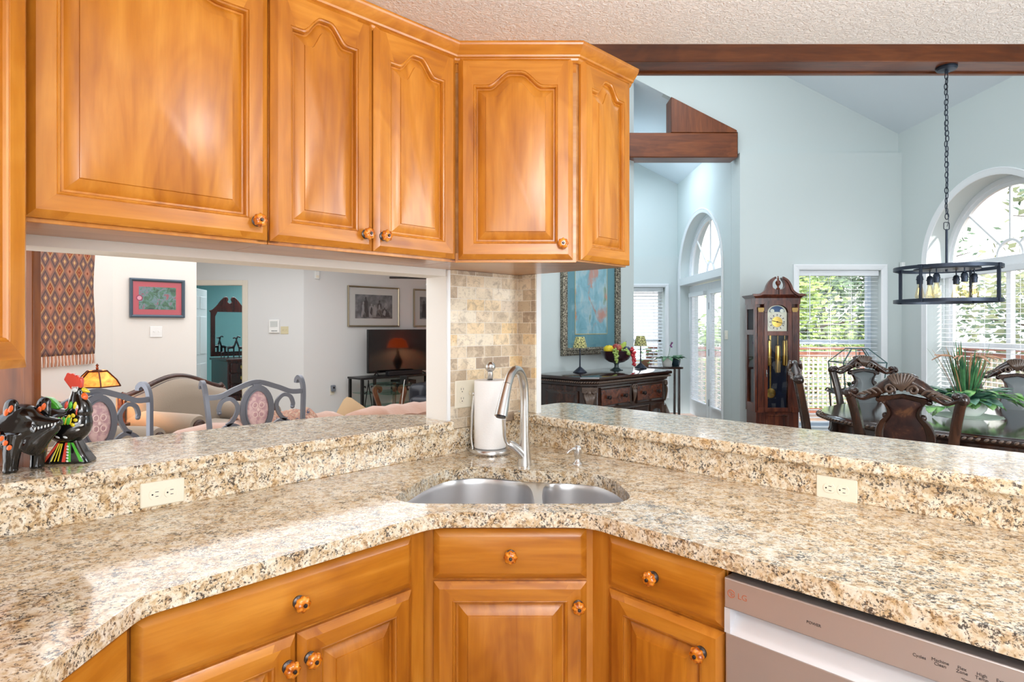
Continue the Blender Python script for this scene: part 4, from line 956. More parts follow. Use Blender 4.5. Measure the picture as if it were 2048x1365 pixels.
# television wall
def wp(Y, off=0.0): return (Y-12.42+off*.7071, Y-off*.7071)       # point on the television wall, off metres in front of it
PRB = Mat('grey_engraving', rough=.4); _v = PRB.coord(); PRB.col(PRB.ramp(PRB.noise(_v, 7, 5, .6), [(.3, srgb(58,60,66)), (.5, srgb(104,106,112)), (.7, srgb(150,150,154))])); PRB = PRB.m
DARKINK = plain('charcoal_ink', srgb(52,52,58), .5); PALEINK = plain('pale_ink', srgb(146,146,150), .5); CREAMM = plain('cream_mount', srgb(206,206,204), .5); SILV = plain('champagne_silver_frame', srgb(178,166,142), .3, metal=.8)
def engraved(m, fx, h, w, mi):
    o_ = [(-1,0),(1,0),(.86,.25),(.52,.48),(.62,.60),(.60,.76),(.30,.82),(-.30,.82),(-.60,.76),(-.62,.60),(-.52,.48),(-.86,.25)]
    m.prism([(fx+a*w, -.17+b*h) for a, b in o_], -.0152, -.0138, mi=mi); m.ball((fx,-.0150,-.17+h*.91), .015, .0015, h*.085, 12, 6, mi=mi)
    m.prism([(fx+a*w*.5, -.17+b*h) for a, b in ((-1,.30),(.2,.10),(.6,.55),(.1,.75),(-.4,.70))], -.0158, -.0150, mi=1-mi if w > .06 else mi)
x, y = wp(10.157, .002)
p1 = framed('framed_picture', 'grey engraving of standing figures in a silver frame above the television', (x, y, 1.766), A45, .97, .656, .025, SILV, (CREAMM, PRB), .11)
m = MB()
for fx, h, mi, w_ in ((-.20,.25,1,.035),(-.155,.33,0,.045),(-.05,.22,1,.05),(.01,.20,1,.045),(.10,.28,0,.05),(.10,.17,1,.06),(.20,.16,0,.06),(.26,.10,0,.04)):
    engraved(m, fx, h, w_*1.3, mi)
m.build('printed_figure', [DARKINK, PALEINK], p1)
x, y = wp(11.055, .002)
p2 = framed('framed_picture', 'grey engraving in a silver frame, half hidden at the jamb of the opening', (x, y, 1.766), A45, .97, .656, .025, SILV, (CREAMM, PRB), .11)
m = MB()
for fx, h, mi in ((-.26,.30,0),(-.16,.26,1),(0,.3,0)): engraved(m, fx, h, .058, mi)
m.build('printed_figure', [DARKINK, PALEINK], p2)
tv = thing('television', 'flat screen television with dark reflecting screen on the black stand', 'television', (-1.88+.03, 10.2-.03, .66), A45)
m = MB(); m.box(-.59,.59,-.02,.03,.044,.735); m.build('housing', BLACK, tv, bevel=.004)
MB().box(-.582,.582,-.0225,-.020,.056,.728).build('screen', Mat('dark_screen', srgb(8,9,11), .06, coat=.6).m, tv)
for sx in (-1,1):
    m = MB(); m.bar((sx*.42,0,.05),(sx*.46,-.10,.006),.014); m.bar((sx*.42,0,.05),(sx*.40,.10,.006),.014); m.build('stand_foot', BLACK, tv)
sb = MB().box(-.33,.33,-.19,-.10,.0,.07).build('soundbar', plain('charcoal_cloth', srgb(24,24,28), .7), None, bevel=.008); sb.matrix_world = TR(-1.85,10.17,.661,A45); tag(sb, 'long black soundbar in front of the television', 'soundbar')
ts = thing('television_stand', 'black metal television stand with scrolled side panel and glass shelves', 'tv stand', (-1.83, 10.17, 0), A45)
MB().box(-.87,.87,-.24,.17,.63,.66).build('top_panel', BLACK, ts, bevel=.004)
for z in (.18,.40): MB().box(-.80,.80,-.21,.14,z,z+.012).build('shelf', GLASS_G, ts)
for x in (-.84,-.62,.62,.84):
    MB().box(x-.018,x+.018,-.23,-.19,0,.63).build('leg', BLACK, ts); MB().box(x-.018,x+.018,.12,.16,0,.63).build('leg', BLACK, ts)
for sx in (-1,1):
    m = MB(); sec = [(.006,.006),(-.006,.006),(-.006,-.006),(.006,-.006)]
    for k in (-1,1): m.sweep(spline([(sx*.73+k*.085,-.21,.05),(sx*.73+k*.05,-.21,.30),(sx*.73+k*.005,-.21,.55),(sx*.73,-.21,.62)],6), sec, up=(0,1,0)); m.sweep(spline([(sx*.73+k*.03,-.21,.44),(sx*.73+k*.075,-.21,.42),(sx*.73+k*.085,-.21,.50),(sx*.73+k*.06,-.21,.53),(sx*.73+k*.05,-.21,.50)],5), sec, up=(0,1,0))
    m.build('scroll_panel', BLACK, ts)
av = thing('stereo_receiver', 'black media box with round dials inside the television stand', 'media player', (-1.83,10.17,.414), A45)
MB().box(-.12,.18,-.19,.10,-.0005,.16).build('housing', BLACK, av, bevel=.004)
for z in (.04,.11): MB().lathe([(.022,0),(.022,.012),(.001,.014)], 16, M=TR(.03,-.19,z,0,R(90))).build('dial', plain('silver_dial', srgb(170,174,180), .3, metal=.8), av)
# glass side table with scroll legs
gt = thing('glass_side_table', 'round glass side table on scrolled wooden legs in front of the television', 'side table', (-1.79, 9.22, 0))
MB().lathe([(.318,.575),(.32,.58),(.32,.590),(.316,.594)], 40).build('glass_top', GLASS_G, gt, smooth=30)
MB().lathe([(.16,.44),(.165,.445),(.165,.452),(.16,.455)], 32).build('glass_shelf', GLASS_G, gt, smooth=30)
LEGW = wood('carved_leg_wood', srgb(66,36,24), srgb(112,68,46), srgb(140,92,66), 'z', rough=.35, coat=.3)
for a in (215, 325, 90):
    m = MB(); c, s_ = cos(R(a)), sin(R(a))
    p = spline([(.30,0,.02),(.22,0,.10),(.19,0,.24),(.235,0,.40),(.265,0,.50),(.235,0,.560),(.19,0,.545),(.185,0,.505),(.215,0,.495)], 6)
    m.sweep([(q.x*c,q.x*s_,q.z) for q in p], [(.030,.022),(-.030,.022),(-.030,-.022),(.030,-.022)], up=(-s_,c,0)); m.build('leg', LEGW, gt, smooth=40)
bx = thing('modem', 'small black box with white cable on the glass side table', 'modem', (-1.60, 9.20, .595), R(-20))
MB().box(-.05,.06,-.03,.03,0,.12).build('housing', BLACK, bx, bevel=.004)
m = MB(); m.tube(spline([(.03,-.031,.06),(.06,-.10,.03),(.10,-.20,-.10),(.09,-.22,-.30),(.11,-.22,-.55)], 6), .005, 8); m.build('cable', WHITEP, bx)
rc = thing('leather_recliner', 'dark leather recliner half hidden behind the jamb of the opening', 'recliner', (-.76, 8.2, 0), R(72)); DL = plain('blue_black_leather', srgb(26,30,40), .35, coat=.2)
cushion('seat', DL, rc, -.36,.36,-.45,.45,.0,.46,.06); cushion('backrest', DL, rc, -.36,.36,.25,.52,.30,.70,.09)
for sx in (-1,1): cushion('arm', DL, rc, sx*.44-.10,sx*.44+.10,-.46,.40,.12,.56,.07)
outlet('wall_outlet', 'ivory wall outlet under a grey plug-in device by the television stand', TR(*wp(9.63,.001), .44, A45))
pd = thing('plug_in_device', 'grey plug-in device in the outlet beside the television stand', 'adapter', (*wp(9.63,.012), .485), A45)
MB().box(-.035,.035,-.045,0,-.05,.05).build('housing', plain('grey_plastic', srgb(120,126,136), .5), pd, bevel=.012, seg=3); MB().lathe([(.015,0),(.014,.004)], 16, M=TR(0,-.045,.01,0,R(90))).build('button', BLACK, pd)
ms = thing('motion_sensor', 'small ivory motion sensor high on the television wall', 'sensor', (*wp(9.446,.001), 2.225), A45)
MB().box(-.035,.035,-.03,0,-.06,.06).build('housing', WHITEP, ms, bevel=.006); MB().box(-.024,.024,-.036,-.029,-.045,-.005).build('lens', IVORY, ms, bevel=.008)
cf = thing('ceiling_fan', 'dark bladed ceiling fan with glass light shades, cut by the jamb', 'ceiling fan', (-1.06, 9.0, 0), R(20))
MB().lathe([(.06,2.598),(.05,2.56),(.012,2.55),(.012,2.30),(.10,2.28),(.11,2.20),(.07,2.14)], 24).build('motor', DARKMETAL, cf, smooth=40)
for k in range(5):
    m = MB(); a = R(72*k+100); m.box(.10,.70,-.065,.065,2.165,2.175, Matrix.Rotation(a,4,'Z') @ Matrix.Rotation(R(6),4,'X')); m.build('blade', plain('dark_blade', srgb(44,36,34), .4) if k == 0 else bpy.data.materials['dark_blade'], cf, bevel=.003)
for k in range(3):
    m = MB(); a = R(120*k+170); m.lathe([(.02,0),(.045,-.03),(.06,-.09),(.055,-.095),(.04,-.03),(.016,-.004)], 16, c=(.13*cos(a),.13*sin(a),2.13)); m.build('glass_shade', plain('frosted_glass', srgb(225,232,240), .2) if k == 0 else bpy.data.materials['frosted_glass'], cf, smooth=50)
l2 = thing('table_lamp', 'lit lamp with an orange shade on a vase, mirrored in the television screen', 'lamp', (-.42, 9.86, .621))
MB().lathe([(.06,0),(.06,.01),(.035,.03),(.085,.13),(.09,.18),(.04,.28),(.022,.34),(.035,.36),(.012,.38),(.01,.46)], 20).build('vase_base', BLACK, l2, smooth=50)
MB().lathe([(.20,.43),(.15,.56),(.09,.60)], 24, cap=False).build('shade', Mat('orange_shade', srgb(220,90,30), .5, emit=srgb(255,96,30), es=1.6).m, l2, smooth=50)
light('vase_lamp_glow', 'POINT', (-.42, 9.86, 1.12), 9, (1.0, .62, .28), .05)
t2 = thing('console_table', 'dark console table under the vase lamp, mirrored in the television screen', 'side table', (-.42, 9.86, 0))
MB().box(-.22,.22,-.5,.5,.58,.62).build('tabletop', WALNUT_H, t2, bevel=.005)
for x in (-.18,.18):
    for y in (-.45,.45): MB().box(x-.02,x+.02,y-.02,y+.02,0,.58).build('leg', WALNUT, t2)
# bedroom dresser seen through the door
dr = thing('dresser', 'dark mahogany dresser with pedimented mirror seen through the hall door', 'dresser', (-4.66, 11.15, 0), A45)
MAH = wood('deep_mahogany', srgb(30,10,10), srgb(62,24,20), srgb(84,36,28), 'z', rough=.25, coat=.5)
MB().box(-.62,.75,-.50,.24,.06,.86).build('carcass', MAH, dr, bevel=.004); MB().box(-.65,.78,-.53,.25,.86,.90).build('top', MAH, dr, bevel=.008)
for c in range(2):
    for r_ in range(4):
        x0 = -.58+.42*c; z0 = .12+.182*r_
        d_ = MB().box(x0,x0+.40,-.53,-.50,z0,z0+.165).build('drawer', MAH, dr, bevel=.012, seg=3)
        m = MB(); m.box(x0+.16,x0+.24,-.535,-.528,z0+.07,z0+.12); m.tube(arc_:=[(x0+.20+.03*cos(R(180+180*i/10)), -.542, z0+.085+.035*sin(R(180+180*i/10))) for i in range(11)], .005, 6); m.build('brass_pull', BRASS, d_)
MZ = 1.98
hs = [(p.x,p.z) for p in spline([(.56,0,1.72),(.46,0,1.745),(.34,0,1.82),(.24,0,1.905),(.14,0,1.965),(.07,0,1.965),(.04,0,1.92),(.06,0,1.88),(.0,0,1.855)],5)]
prof = [(-.52,.92),(.52,.92),(.52,1.69)]+hs+[(-a,b) for a,b in hs[::-1][1:]]+[(-.52,1.69)]
prof = [(-.33+x*.62, z) for x, z in prof]; m = MB(); m.prism(prof, .17, .21); fr_ = m.build('mirror_frame', MAH, dr, bevel=.006)
MB().prism([(-.33+x*.60, z) for x, z in ((-.42,1.0),(.42,1.0),(.42,1.62),(.36,1.70),(-.36,1.70),(-.42,1.62))], .163, .171).build('mirror', MIRROR, dr)
def giraffe(x, y, h, label, rz):
    t = thing('giraffe_figurine', label, 'figurine', (x, y, .9005), rz); k = h/.34; m = MB()
    m.tube(spline([(-.055*k,0,.155*k),(-.02*k,0,.165*k),(.03*k,0,.175*k),(.06*k,0,.25*k),(.085*k,0,.325*k),(.125*k,0,.318*k)],5), [.022*k]*11+[.014*k]*5+[.011*k]*10, 10, up=(0,1,0))
    for lx, ly in ((-.05,-.012),(-.05,.012),(.03,-.012),(.03,.012)): m.tube([(lx*k,ly*k,.16*k),(lx*k,ly*k,0)], [.011*k,.007*k], 8)
    m.build('body', plain('dark_carved_wood', srgb(28,26,34), .3, coat=.4), t, smooth=60)
dp = lambda a, b: tuple((TR(-4.66,11.15,0,A45) @ Vector((a,b,0)))[:2])
giraffe(*dp(-.44,-.20), .38, 'tall dark giraffe figurine on the dresser with its neck bent over', R(30)); giraffe(*dp(-.30,-.26), .36, 'dark giraffe figurine on the dresser nearest the mirror centre', R(200)); giraffe(*dp(-.56,-.14), .20, 'small dark animal figurine at the end of the dresser', R(40))
# ================================================================== windows and blinds
BLINDM = Mat('white_blind_slat', srgb(240,243,246), .45).m
def blind(name, label, M, w, h, pitch=.048, depth=.048, tilt=8.0, wand=True, cords=(.2,.5,.8), head=True, group=None, parent=None):
    """hangs from local z=0 down to -h, centred in x, front is -y"""
    if parent is None:
        t = bpy.data.objects.new(name, None); COL.objects.link(t); t.matrix_world = M; tag(t, label, 'window blind', group)
    else: t = parent
    N = Matrix.Identity(4) if parent is None else M
    if head:
        MB().box(-w/2, w/2, -.035, .03, -.065, 0, N).build('headrail', BLINDM, t, bevel=.004)
    m = MB(); n = int((h-.075)/pitch); a = R(tilt)
    for i in range(n):
        z = -.085-pitch*i
        m.box(-w/2+.006, w/2-.006, -depth/2, depth/2, -.0014, .0014, N @ TR(0, 0, z, 0, a))
    m.box(-w/2+.006, w/2-.006, -depth/2, depth/2, -h, -h+.02, N); m.build('slats', BLINDM, t, smooth=0)
    m = MB()
    for c in cords:
        x = -w/2+w*c
        for y in (-depth/2, depth/2): m.box(x-.0018, x+.0018, y-.001, y+.001, -h, -.05, N)
    m.build('ladder_cord', BLINDM, t, smooth=0)
    if wand:
        m = MB(); m.tube([(-w/2+.13, -.05, -.05), (-w/2+.13, -.055, -.62)], .005, 8, M=N); m.build('tilt_wand', BLINDM, t)
    return t
def arch_window(name, M, half, z0, zs, v, transom_h=.09, label=None):
    """fixed glazing, local x along the wall, y out of the room; frame with half round top"""
    t = bpy.data.objects.new(name, None); COL.objects.link(t); t.matrix_world = M; struct(t, label)
    def ringp(k0, k1, y0, y1, nm):
        m = MB(); A = [(x, z) for x, z in arc(0, zs, half-k0, 0, 180, 36, v-k0)]; B = [(x, z) for x, z in arc(0, zs, half-k1, 0, 180, 36, v-k1)]
        A = [(half-k0, z0)] + A + [(-half+k0, z0)]; B = [(half-k1, z0)] + B + [(-half+k1, z0)]
        m.loops([[(x,y1,z) for x,z in A],[(x,y0,z) for x,z in A],[(x,y0,z) for x,z in B],[(x,y1,z) for x,z in B]], closed=False)
        return m.build(nm, TRIMW, t, smooth=40)
    ringp(-.002, .055, .0, .06, 'frame'); ringp(.055, .095, .018, .05, 'sash')
    m = MB(); m.box(-half, half, -.01, .06, zs-transom_h, zs); m.box(-half, half, .0, .05, zs-transom_h-.04, zs-transom_h); m.build('transom', TRIMW, t, bevel=.004)
    m = MB(); g = half-.095; gv = v-.095
    m.box(-.011,.011,.025,.045,zs+.155,zs+gv)
    for a in (45, 135): m.bar((.15*cos(R(a)),.035,zs+.15*sin(R(a))),(g*cos(R(a)),.035,zs+gv*sin(R(a))),.022,.02,up=(0,1,0))
    m.sweep([(x,.035,z) for x,z in arc(0,zs,.165,0,180,20)], [(.013,.013),(-.013,.013),(-.013,-.013),(.013,-.013)], up=(0,1,0)); m.build('muntin', TRIMW, t, smooth=40)
    if z0 < zs-.3:
        m = MB(); m.box(-.03,.03,.01,.055,z0,zs-transom_h); m.box(-half+.05,half-.05,.012,.05,z0+.85,z0+.91); m.box(-half,half,0,.06,z0,z0+.05); m.build('mullion', TRIMW, t, bevel=.003)
    A = [(x, z) for x, z in arc(0, zs, half-.06, 0, 180, 36, v-.06)]
    m = MB(); m.prism([(-half+.06, z0)] + [(half-.06, z0)] + A, .033, .037); m.build('pane', GLASS, t, smooth=0)
    return t
def casing(name, M, half, z0, zs, v, w=.065, label=None):
    m = MB(); A = [(half-.005, z0)]+arc(0,zs,half-.005,0,180,40,v-.005)+[(-half+.005,z0)]; 
    lps = []
    for k, y in ((-.005,.0),(-.005,-.010),(.012,-.018),(.040,-.018),(w-.008,-.026),(w,-.022),(w,.0)):
        lps.append([(half+k,y,z0)]+[(x,y,z) for x,z in arc(0,zs,half+k,0,180,40,v+k)]+[(-half-k,y,z0)])
    m.loops(lps, closed=False); o = m.build(name, TRIMW, None, smooth=40); o.matrix_world = M; return struct(o, label)
# local frame for walls facing -X: local x = -Y... use rotz = -90: local -y -> -X, local x -> -Y
MR = TR(XR, WY, 0, R(-90))
arch_window('window_1', MR @ TR(0, .215, 0), WH, SILL, WS, WV, label='large arched window with fan shaped muntins')
casing('trim_8', MR @ TR(0, -.001, 0), WH, SILL, WS, WV, label='white arched casing of the large window')
struct(MB().box(-WH, WH, -.02, .215, SILL-.03, SILL, MR).build('trim_9', TRIMW, bevel=.004), 'white window sill')
blind('window_blind', 'wide white slatted blind under the large arched window', MR @ TR(0, .150, WS-.10), 2*WH-.02, WS-.10-SILL-.01, .050, .048, 6, cords=(.13,.36,.62,.86))
# clock side window
cxw = .5*(WX0+WX1); hw = .5*(WX1-WX0)
w2 = thing('window_2', 'tall window', 'window', (cxw, YC, 0)); del w2['category']; struct(w2, 'tall white framed window beside the clock')
m = MB(); y0 = .21
for a, b, c, d_ in ((-hw,-hw+.05,WZ0,WZ1),(hw-.05,hw,WZ0,WZ1),(-hw,hw,WZ0,WZ0+.05),(-hw,hw,WZ1-.05,WZ1)): m.box(a,b,y0,y0+.06,c,d_)
m.box(-hw,hw,y0+.005,y0+.055,1.215,1.27); m.build('frame', plain('blue_grey_window_frame', srgb(206,218,230), .4), w2, bevel=.004)
m = MB(); m.box(-hw+.05,hw-.05,y0+.028,y0+.032,WZ0+.05,WZ1-.05); m.build('pane', GLASS, w2)
def rect_casing(name, x0, x1, z0, z1, yf, w=.07, label=None, bottom=True):
    m = MB(); o = lambda k, y: [(x0-k,y,z0-(k if bottom else 0)),(x1+k,y,z0-(k if bottom else 0)),(x1+k,y,z1+k),(x0-k,y,z1+k)]
    m.loops([o(0,yf),o(0,yf-.012),o(.015,yf-.02),o(w-.012,yf-.026),o(w,yf-.022),o(w,yf)]); return struct(m.build(name, TRIMW, smooth=0), label)
rect_casing('trim_10', WX0, WX1, WZ0, WZ1, YC-.001, label='white window casing behind the clock')
blind('window_blind', 'white slatted blind in the tall window behind the grandfather clock', TR(cxw, YC+.06, WZ1-.002), 2*hw-.02, WZ1-WZ0-.01, .048, .046, 5, cords=(.14,.40,.66))
# alcove window
cxv = .5*(VX0+VX1); hv = .5*(VX1-VX0)
w3 = thing('window_3', 'alcove window', 'window', (cxv, YF, 0)); del w3['category']; struct(w3, 'white framed window in the alcove')
m = MB()
for a, b, c, d_ in ((-hv,-hv+.05,.3,2.1),(hv-.05,hv,.3,2.1),(-hv,hv,.3,.35),(-hv,hv,2.05,2.1),(-hv,hv,1.18,1.23)): m.box(a,b,.20,.25,c,d_)
m.build('frame', TRIMW, w3, bevel=.004); MB().box(-hv+.05,hv-.05,.223,.227,.35,2.05).build('pane', GLASS, w3)
rect_casing('trim_11', VX0, VX1, .3, 2.10, YF-.091, .055, 'white window casing in the alcove')
blind('window_blind', 'white slatted blind in the alcove window behind the potted plants', TR(cxv, YF+.02, 2.095), 2*hv-.02, 1.78, .056, .050, 22, wand=False, cords=(.2,.8))
# French doors with arched transom window
MFR = TR(FX, AY, 0, R(-90))
arch_window('window_4', MFR @ TR(0, .14, 0), AH, AZ-.005, AZ, AV, transom_h=.015, label='half round window above the French doors')
casing('trim_12', MFR @ TR(0, -.001, 0), AH, 0, AZ, AV, .06, label='white arched casing around the French doors')
struct(MB().box(-AH, AH, -.01, .29, 2.115, AZ-.02, MFR).build('trim_13', TRIMW, bevel=.004), 'white header between the French doors and the arch')
for k, (a, b) in enumerate(((-AH+.02, -.004), (.004, AH-.02))):
    d = bpy.data.objects.new('door_%d' % (k+2), None); COL.objects.link(d); d.matrix_world = MFR @ TR(0, .15, 0); struct(d, 'white French door leaf with inset blind')
    st = .13; m = MB()
    m.box(a,a+st,0,.045,.01,2.10); m.box(b-st,b,0,.045,.01,2.10); m.box(a+st,b-st,0,.045,.01,.26); m.box(a+st,b-st,0,.045,1.96,2.10); m.build('door_frame', TRIMW, d, bevel=.004)
    MB().box(a+st,b-st,.022,.026,.26,1.96).build('pane', GLASS, d)
    blind('x', '', TR(.5*(a+b), -.016, 1.985), b-a-2*st+.03, 1.74, .0225, .020, 14, cords=(.2,.8), wand=True, parent=d)
    m = MB()
    for z in (.3,1.05,1.75): m.box((b-.006 if k == 0 else a-.012), (b+.012 if k == 0 else a+.006), -.004, .002, z-.05, z+.05)
    m.build('hinge', plain('satin_hinge', srgb(150,156,164), .35, metal=.7) if k == 0 else bpy.data.materials['satin_hinge'], d)
sw = outlet('light_switch', 'ivory stacked light switch right of the French doors', TR(FX-.001, 8.08, 1.33, R(-90)) @ Matrix.Rotation(R(90),4,'Y'), gangs=2, switch=True, cat='switch')
cs = thing('corner_sensor', 'small white sensor in the corner above the window blind', 'sensor', (XR-.001, 7.55, 2.185), R(-90))
MB().box(-.025,.025,-.04,0,-.035,.035).build('housing', WHITEP, cs, bevel=.004)

# ================================================================== sideboard
SBX, SBY = .806, 6.987
sd_ = thing('sideboard', 'dark carved walnut sideboard with two burl drawers below the mirror wall picture', 'sideboard', (SBX, SBY, 0), A45)
def cant(hw_, d, c): return [(-hw_,0),(-hw_,-d+c),(-hw_+c,-d),(hw_-c,-d),(hw_,-d+c),(hw_,0)]
MB().slab(cant(.735,.66,.12), .08, .845).build('carcass', WALNUT, sd_, bevel=.004)
m = MB()
rings = []
for k, z in ((.0,.845),(.022,.855),(.022,.872),(.040,.885),(.048,.893),(.048,.905)): rings.append([(x*(1+k/.735), (y*(1+k/.66) if y else .0), z) for x, y in cant(.735,.66,.12)])
m.loops(rings, True, True); m.build('cornice', WALNUT, sd_, smooth=20)
m = MB(); rings = []
for k, z in ((.030,.905),(.062,.915),(.066,.930),(.058,.944),(.030,.950)): rings.append([(x*(1+k/.735), (y*(1+k/.66) if y else .0), z) for x, y in cant(.735,.66,.12)])
m.loops(rings, True, True); m.build('top', WALNUT_H, sd_, smooth=20)
CARV = plain('highlight_toned_carving', srgb(96,76,64), .24, coat=.7)  # base colour lightened to stand in for highlights on the carved edges
m = MB(); pth = [(x*(1+.052/.735), y*(1+.052/.66), .893) for x, y in cant(.735,.66,.12)]
for (p, q) in zip(pth[:-1], pth[1:]):
    p, q = Vector(p), Vector(q); L = (q-p).length; n = max(1, int(L/.026)); d_ = (q-p)/n
    for i in range(n):
        c = p+d_*(i+.5); ax = d_.normalized(); rz_ = math.atan2(ax.y, ax.x)
        m.ball((0,0,0), .0155, .008, .0085, 8, 5, M=TR(c.x,c.y,c.z,rz_,0,R(-32)))
m.build('rope_moulding', CARV, sd_, smooth=70)
def inset(m, x0, x1, z0, z1, y, w=.018, d=.014):
    o = lambda k, yy: [(x0+k,yy,z0+k),(x1-k,yy,z0+k),(x1-k,yy,z1-k),(x0+k,yy,z1-k)]
    m.loops([o(0,y),o(0,y-d),o(w*.5,y-d*1.2),o(w,y-d*.5),o(w*1.3,y-d*.2)], False, True)
KN = plain('antique_bronze_knob', srgb(54,46,44), .3, metal=.8)
for x0, x1 in ((-.585,-.045),(.045,.585)):
    m = MB(); inset(m, x0, x1, .625, .835, -.66); d_ = m.build('drawer', WALNUT, sd_, smooth=15)
    MB().box(x0+.03,x1-.03,-.668,-.660,.655,.805).build('burl_front', BURL, d_, bevel=.003)
    for x in (x0+.13, x1-.13):
        MB().lathe([(.018,0),(.016,.006),(.008,.012),(.010,.020),(.020,.026),(.022,.032),(.014,.040),(.002,.042)], 18, M=TR(x,-.667,.73,0,R(90)), lobes=6, amp=.06).build('knob', KN, d_, smooth=50)
for x0, x1 in ((-.585,-.30),(-.285,.0),(.0,.285),(.30,.585)):
    m = MB(); inset(m, x0, x1, .12, .60, -.66); d_ = m.build('door', WALNUT, sd_, smooth=15)
    xc = .5*(x0+x1); MB().prism([(xc-.085,.17),(xc+.085,.17),(xc+.085,.49)]+arc(xc,.49,.085,0,180,12,.05)[1:-1]+[(xc-.085,.49)], -.6705, -.665).build('mirror_inset', plain('grey_mirror', srgb(190,205,210), .05, metal=.9) if 'grey_mirror' not in bpy.data.materials else bpy.data.materials['grey_mirror'], d_)
def acanthus(m, w, h, M):
    for k in range(-3, 4):
        a = k*.30
        m.tube(spline([(0,-.010,-h*.45),(sin(a)*w*.35,-.018,-h*.15),(sin(a)*w*.75,-.020,h*.18),(sin(a)*w*.95,-.008,h*.38)],5), [.006,.011,.013,.012,.006], 8, M=M)
    for sx in (-1,1): m.tube([(sx*w*.62+.026*cos(R(30+40*i))*(1-i*.07),-.018,h*.46+.026*sin(R(30+40*i))*(1-i*.07)) for i in range(11)], .009, 8, M=M)
    m.ball((0,-.014,h*.40), .022,.014,.026, M=M)
for sx in (-1, 1):
    p = Vector((sx*.675,-.60,0)); rz_ = R(sx*45) if sx < 0 else R(45)
    rz_ = R(-45) if sx < 0 else R(45)
    Mx = TR(sx*.675,-.605,0,rz_)
    m = MB(); acanthus(m, .07, .22, Mx @ TR(0,-.012,.70)); m.tube([tuple(Mx @ Vector(p_)) for p_ in spline([(0,-.012,.56),(.02,-.035,.50),(.0,-.05,.43),(-.02,-.030,.36),(0,-.02,.28),(.02,-.045,.2),(0,-.055,.12)],5)], [.02,.028,.034,.026,.022,.03,.036], 10)
    m.box(-.075,.075,-.03,.0,.79,.84,Mx); m.build('carved_corbel', CARV, sd_, smooth=60)
m = MB(); acanthus(m, .035, .17, TR(0,-.660,.73)); m.build('carved_bracket', CARV, sd_, smooth=60)
m = MB(); inset(m, -.52,-.08,.14,.80,0,.03); q = m.build('side_panel', WALNUT, sd_, smooth=15); q.matrix_parent_inverse = Matrix.Identity(4); q.location = (-.735, 0, 0); q.rotation_euler = (0,0,R(-90)); q.location = (-.735, -.60, 0)
for x in (-.66,.66):
    for y in (-.56,-.06): MB().lathe([(.03,0),(.05,.02),(.045,.06),(.03,.085)], 12, c=(x,y,0)).build('foot', WALNUT, sd_)
# framed abstract over the sideboard
AB = Mat('abstract_painting', rough=.35); _v = AB.coord((1,1,.7))
AB.col(AB.mix(AB.ramp(AB.noise(AB.coord((1,1,.6),loc=(3,1,2)), 5, 4, .55, .8), [(.56, G1(0)), (.64, G1(.8))]), AB.ramp(AB.noise(_v, 6, 5, .6, .6), [(.3, srgb(104,160,176)), (.48, srgb(138,190,206)), (.6, srgb(176,206,214)), (.72, srgb(112,140,96))]), srgb(206,130,100))); AB = AB.m
SILF = Mat('antique_silver_carving', srgb(142,134,120), .32, metal=.75)
SILF.col(SILF.ramp(SILF.noise(SILF.coord(), 60, 3), [(.38, srgb(70,64,58)), (.55, srgb(150,142,126)), (.7, srgb(196,188,168))])); SILF = SILF.m
pa = framed('framed_picture', 'abstract blue painting in a wide silver carved frame above the sideboard', ((.5236+1.279)/2+.003, (6.774+7.529)/2-.003, 1.76), A45, 1.068, 1.285, .085, SILF, (plain('teal_mount', srgb(96,150,164), .5), AB), .15, depth=.045)
m = MB(); W_, H_ = 1.068, 1.285
for k, r_ in ((.020,.011),(.058,.009)):
    for (ax, n) in (('x', int(W_/.030)), ('z', int(H_/.030))):
        for i in range(n):
            u = -.5+(i+.5)/n
            for s_ in (-1,1):
                c = (u*(W_-2*k), -.048, s_*(H_/2-k)) if ax == 'x' else (s_*(W_/2-k), -.048, u*(H_-2*k))
                m.ball((0,0,0), .013, .006, r_*.8, 6, 4, M=TR(*c, 0, 0, R(35 if ax == 'x' else 125)))
m.build('carved_beading', SILF, pa, smooth=70)
m = MB()
for s_ in (-1,1): m.box(s_*.297-.004, s_*.297+.004, -.0155,-.0139,-.408,.408); m.box(-.297,.297,-.0155,-.0139,s_*.408-.004,s_*.408+.004)
m.build('gilt_fillet', plain('gilt', srgb(214,196,130), .3, metal=.6), pa)
# lamps on the sideboard
BEAD = Mat('beaded_shade', srgb(196,188,110), .3, coat=.5); _v = BEAD.coord(); _d = BEAD.vor(_v, 95)
BEAD.col(BEAD.ramp(_d, [(.3, srgb(228,222,150)), (.5, srgb(168,164,94)), (.72, srgb(52,50,40))])); BEAD.bump(_d, .6, .004); BEAD = BEAD.m
NAVY = plain('dark_blue_iron', srgb(34,40,54), .35, metal=.4)
def buffet_lamp(label, x, y):
    t = thing('buffet_lamp', label, 'lamp', (x, y, .951), 0, 'small beaded lamps on the sideboard')
    MB().lathe([(.070,0),(.072,.006),(.055,.022),(.030,.045),(.014,.058),(.009,.064)], 20, lobes=10, amp=.04).build('base', NAVY, t, smooth=40)
    MB().lathe([(.0085,.06),(.0075,.14),(.007,.29)], 12).build('stem', NAVY, t, smooth=60)
    m = MB(); m.lathe([(.074,.262),(.0755,.268),(.072,.285),(.050,.372),(.046,.378)], 28, cap=False); m.lathe([(.046,.378),(.006,.379)], 28, cap=False); m.build('shade', BEAD, t, smooth=50)
buffet_lamp('small beaded shade lamp left of the fruit bowl on the sideboard', .717, 6.55)
buffet_lamp('small beaded shade lamp right of the fruit bowl on the sideboard', 1.500, 7.245)
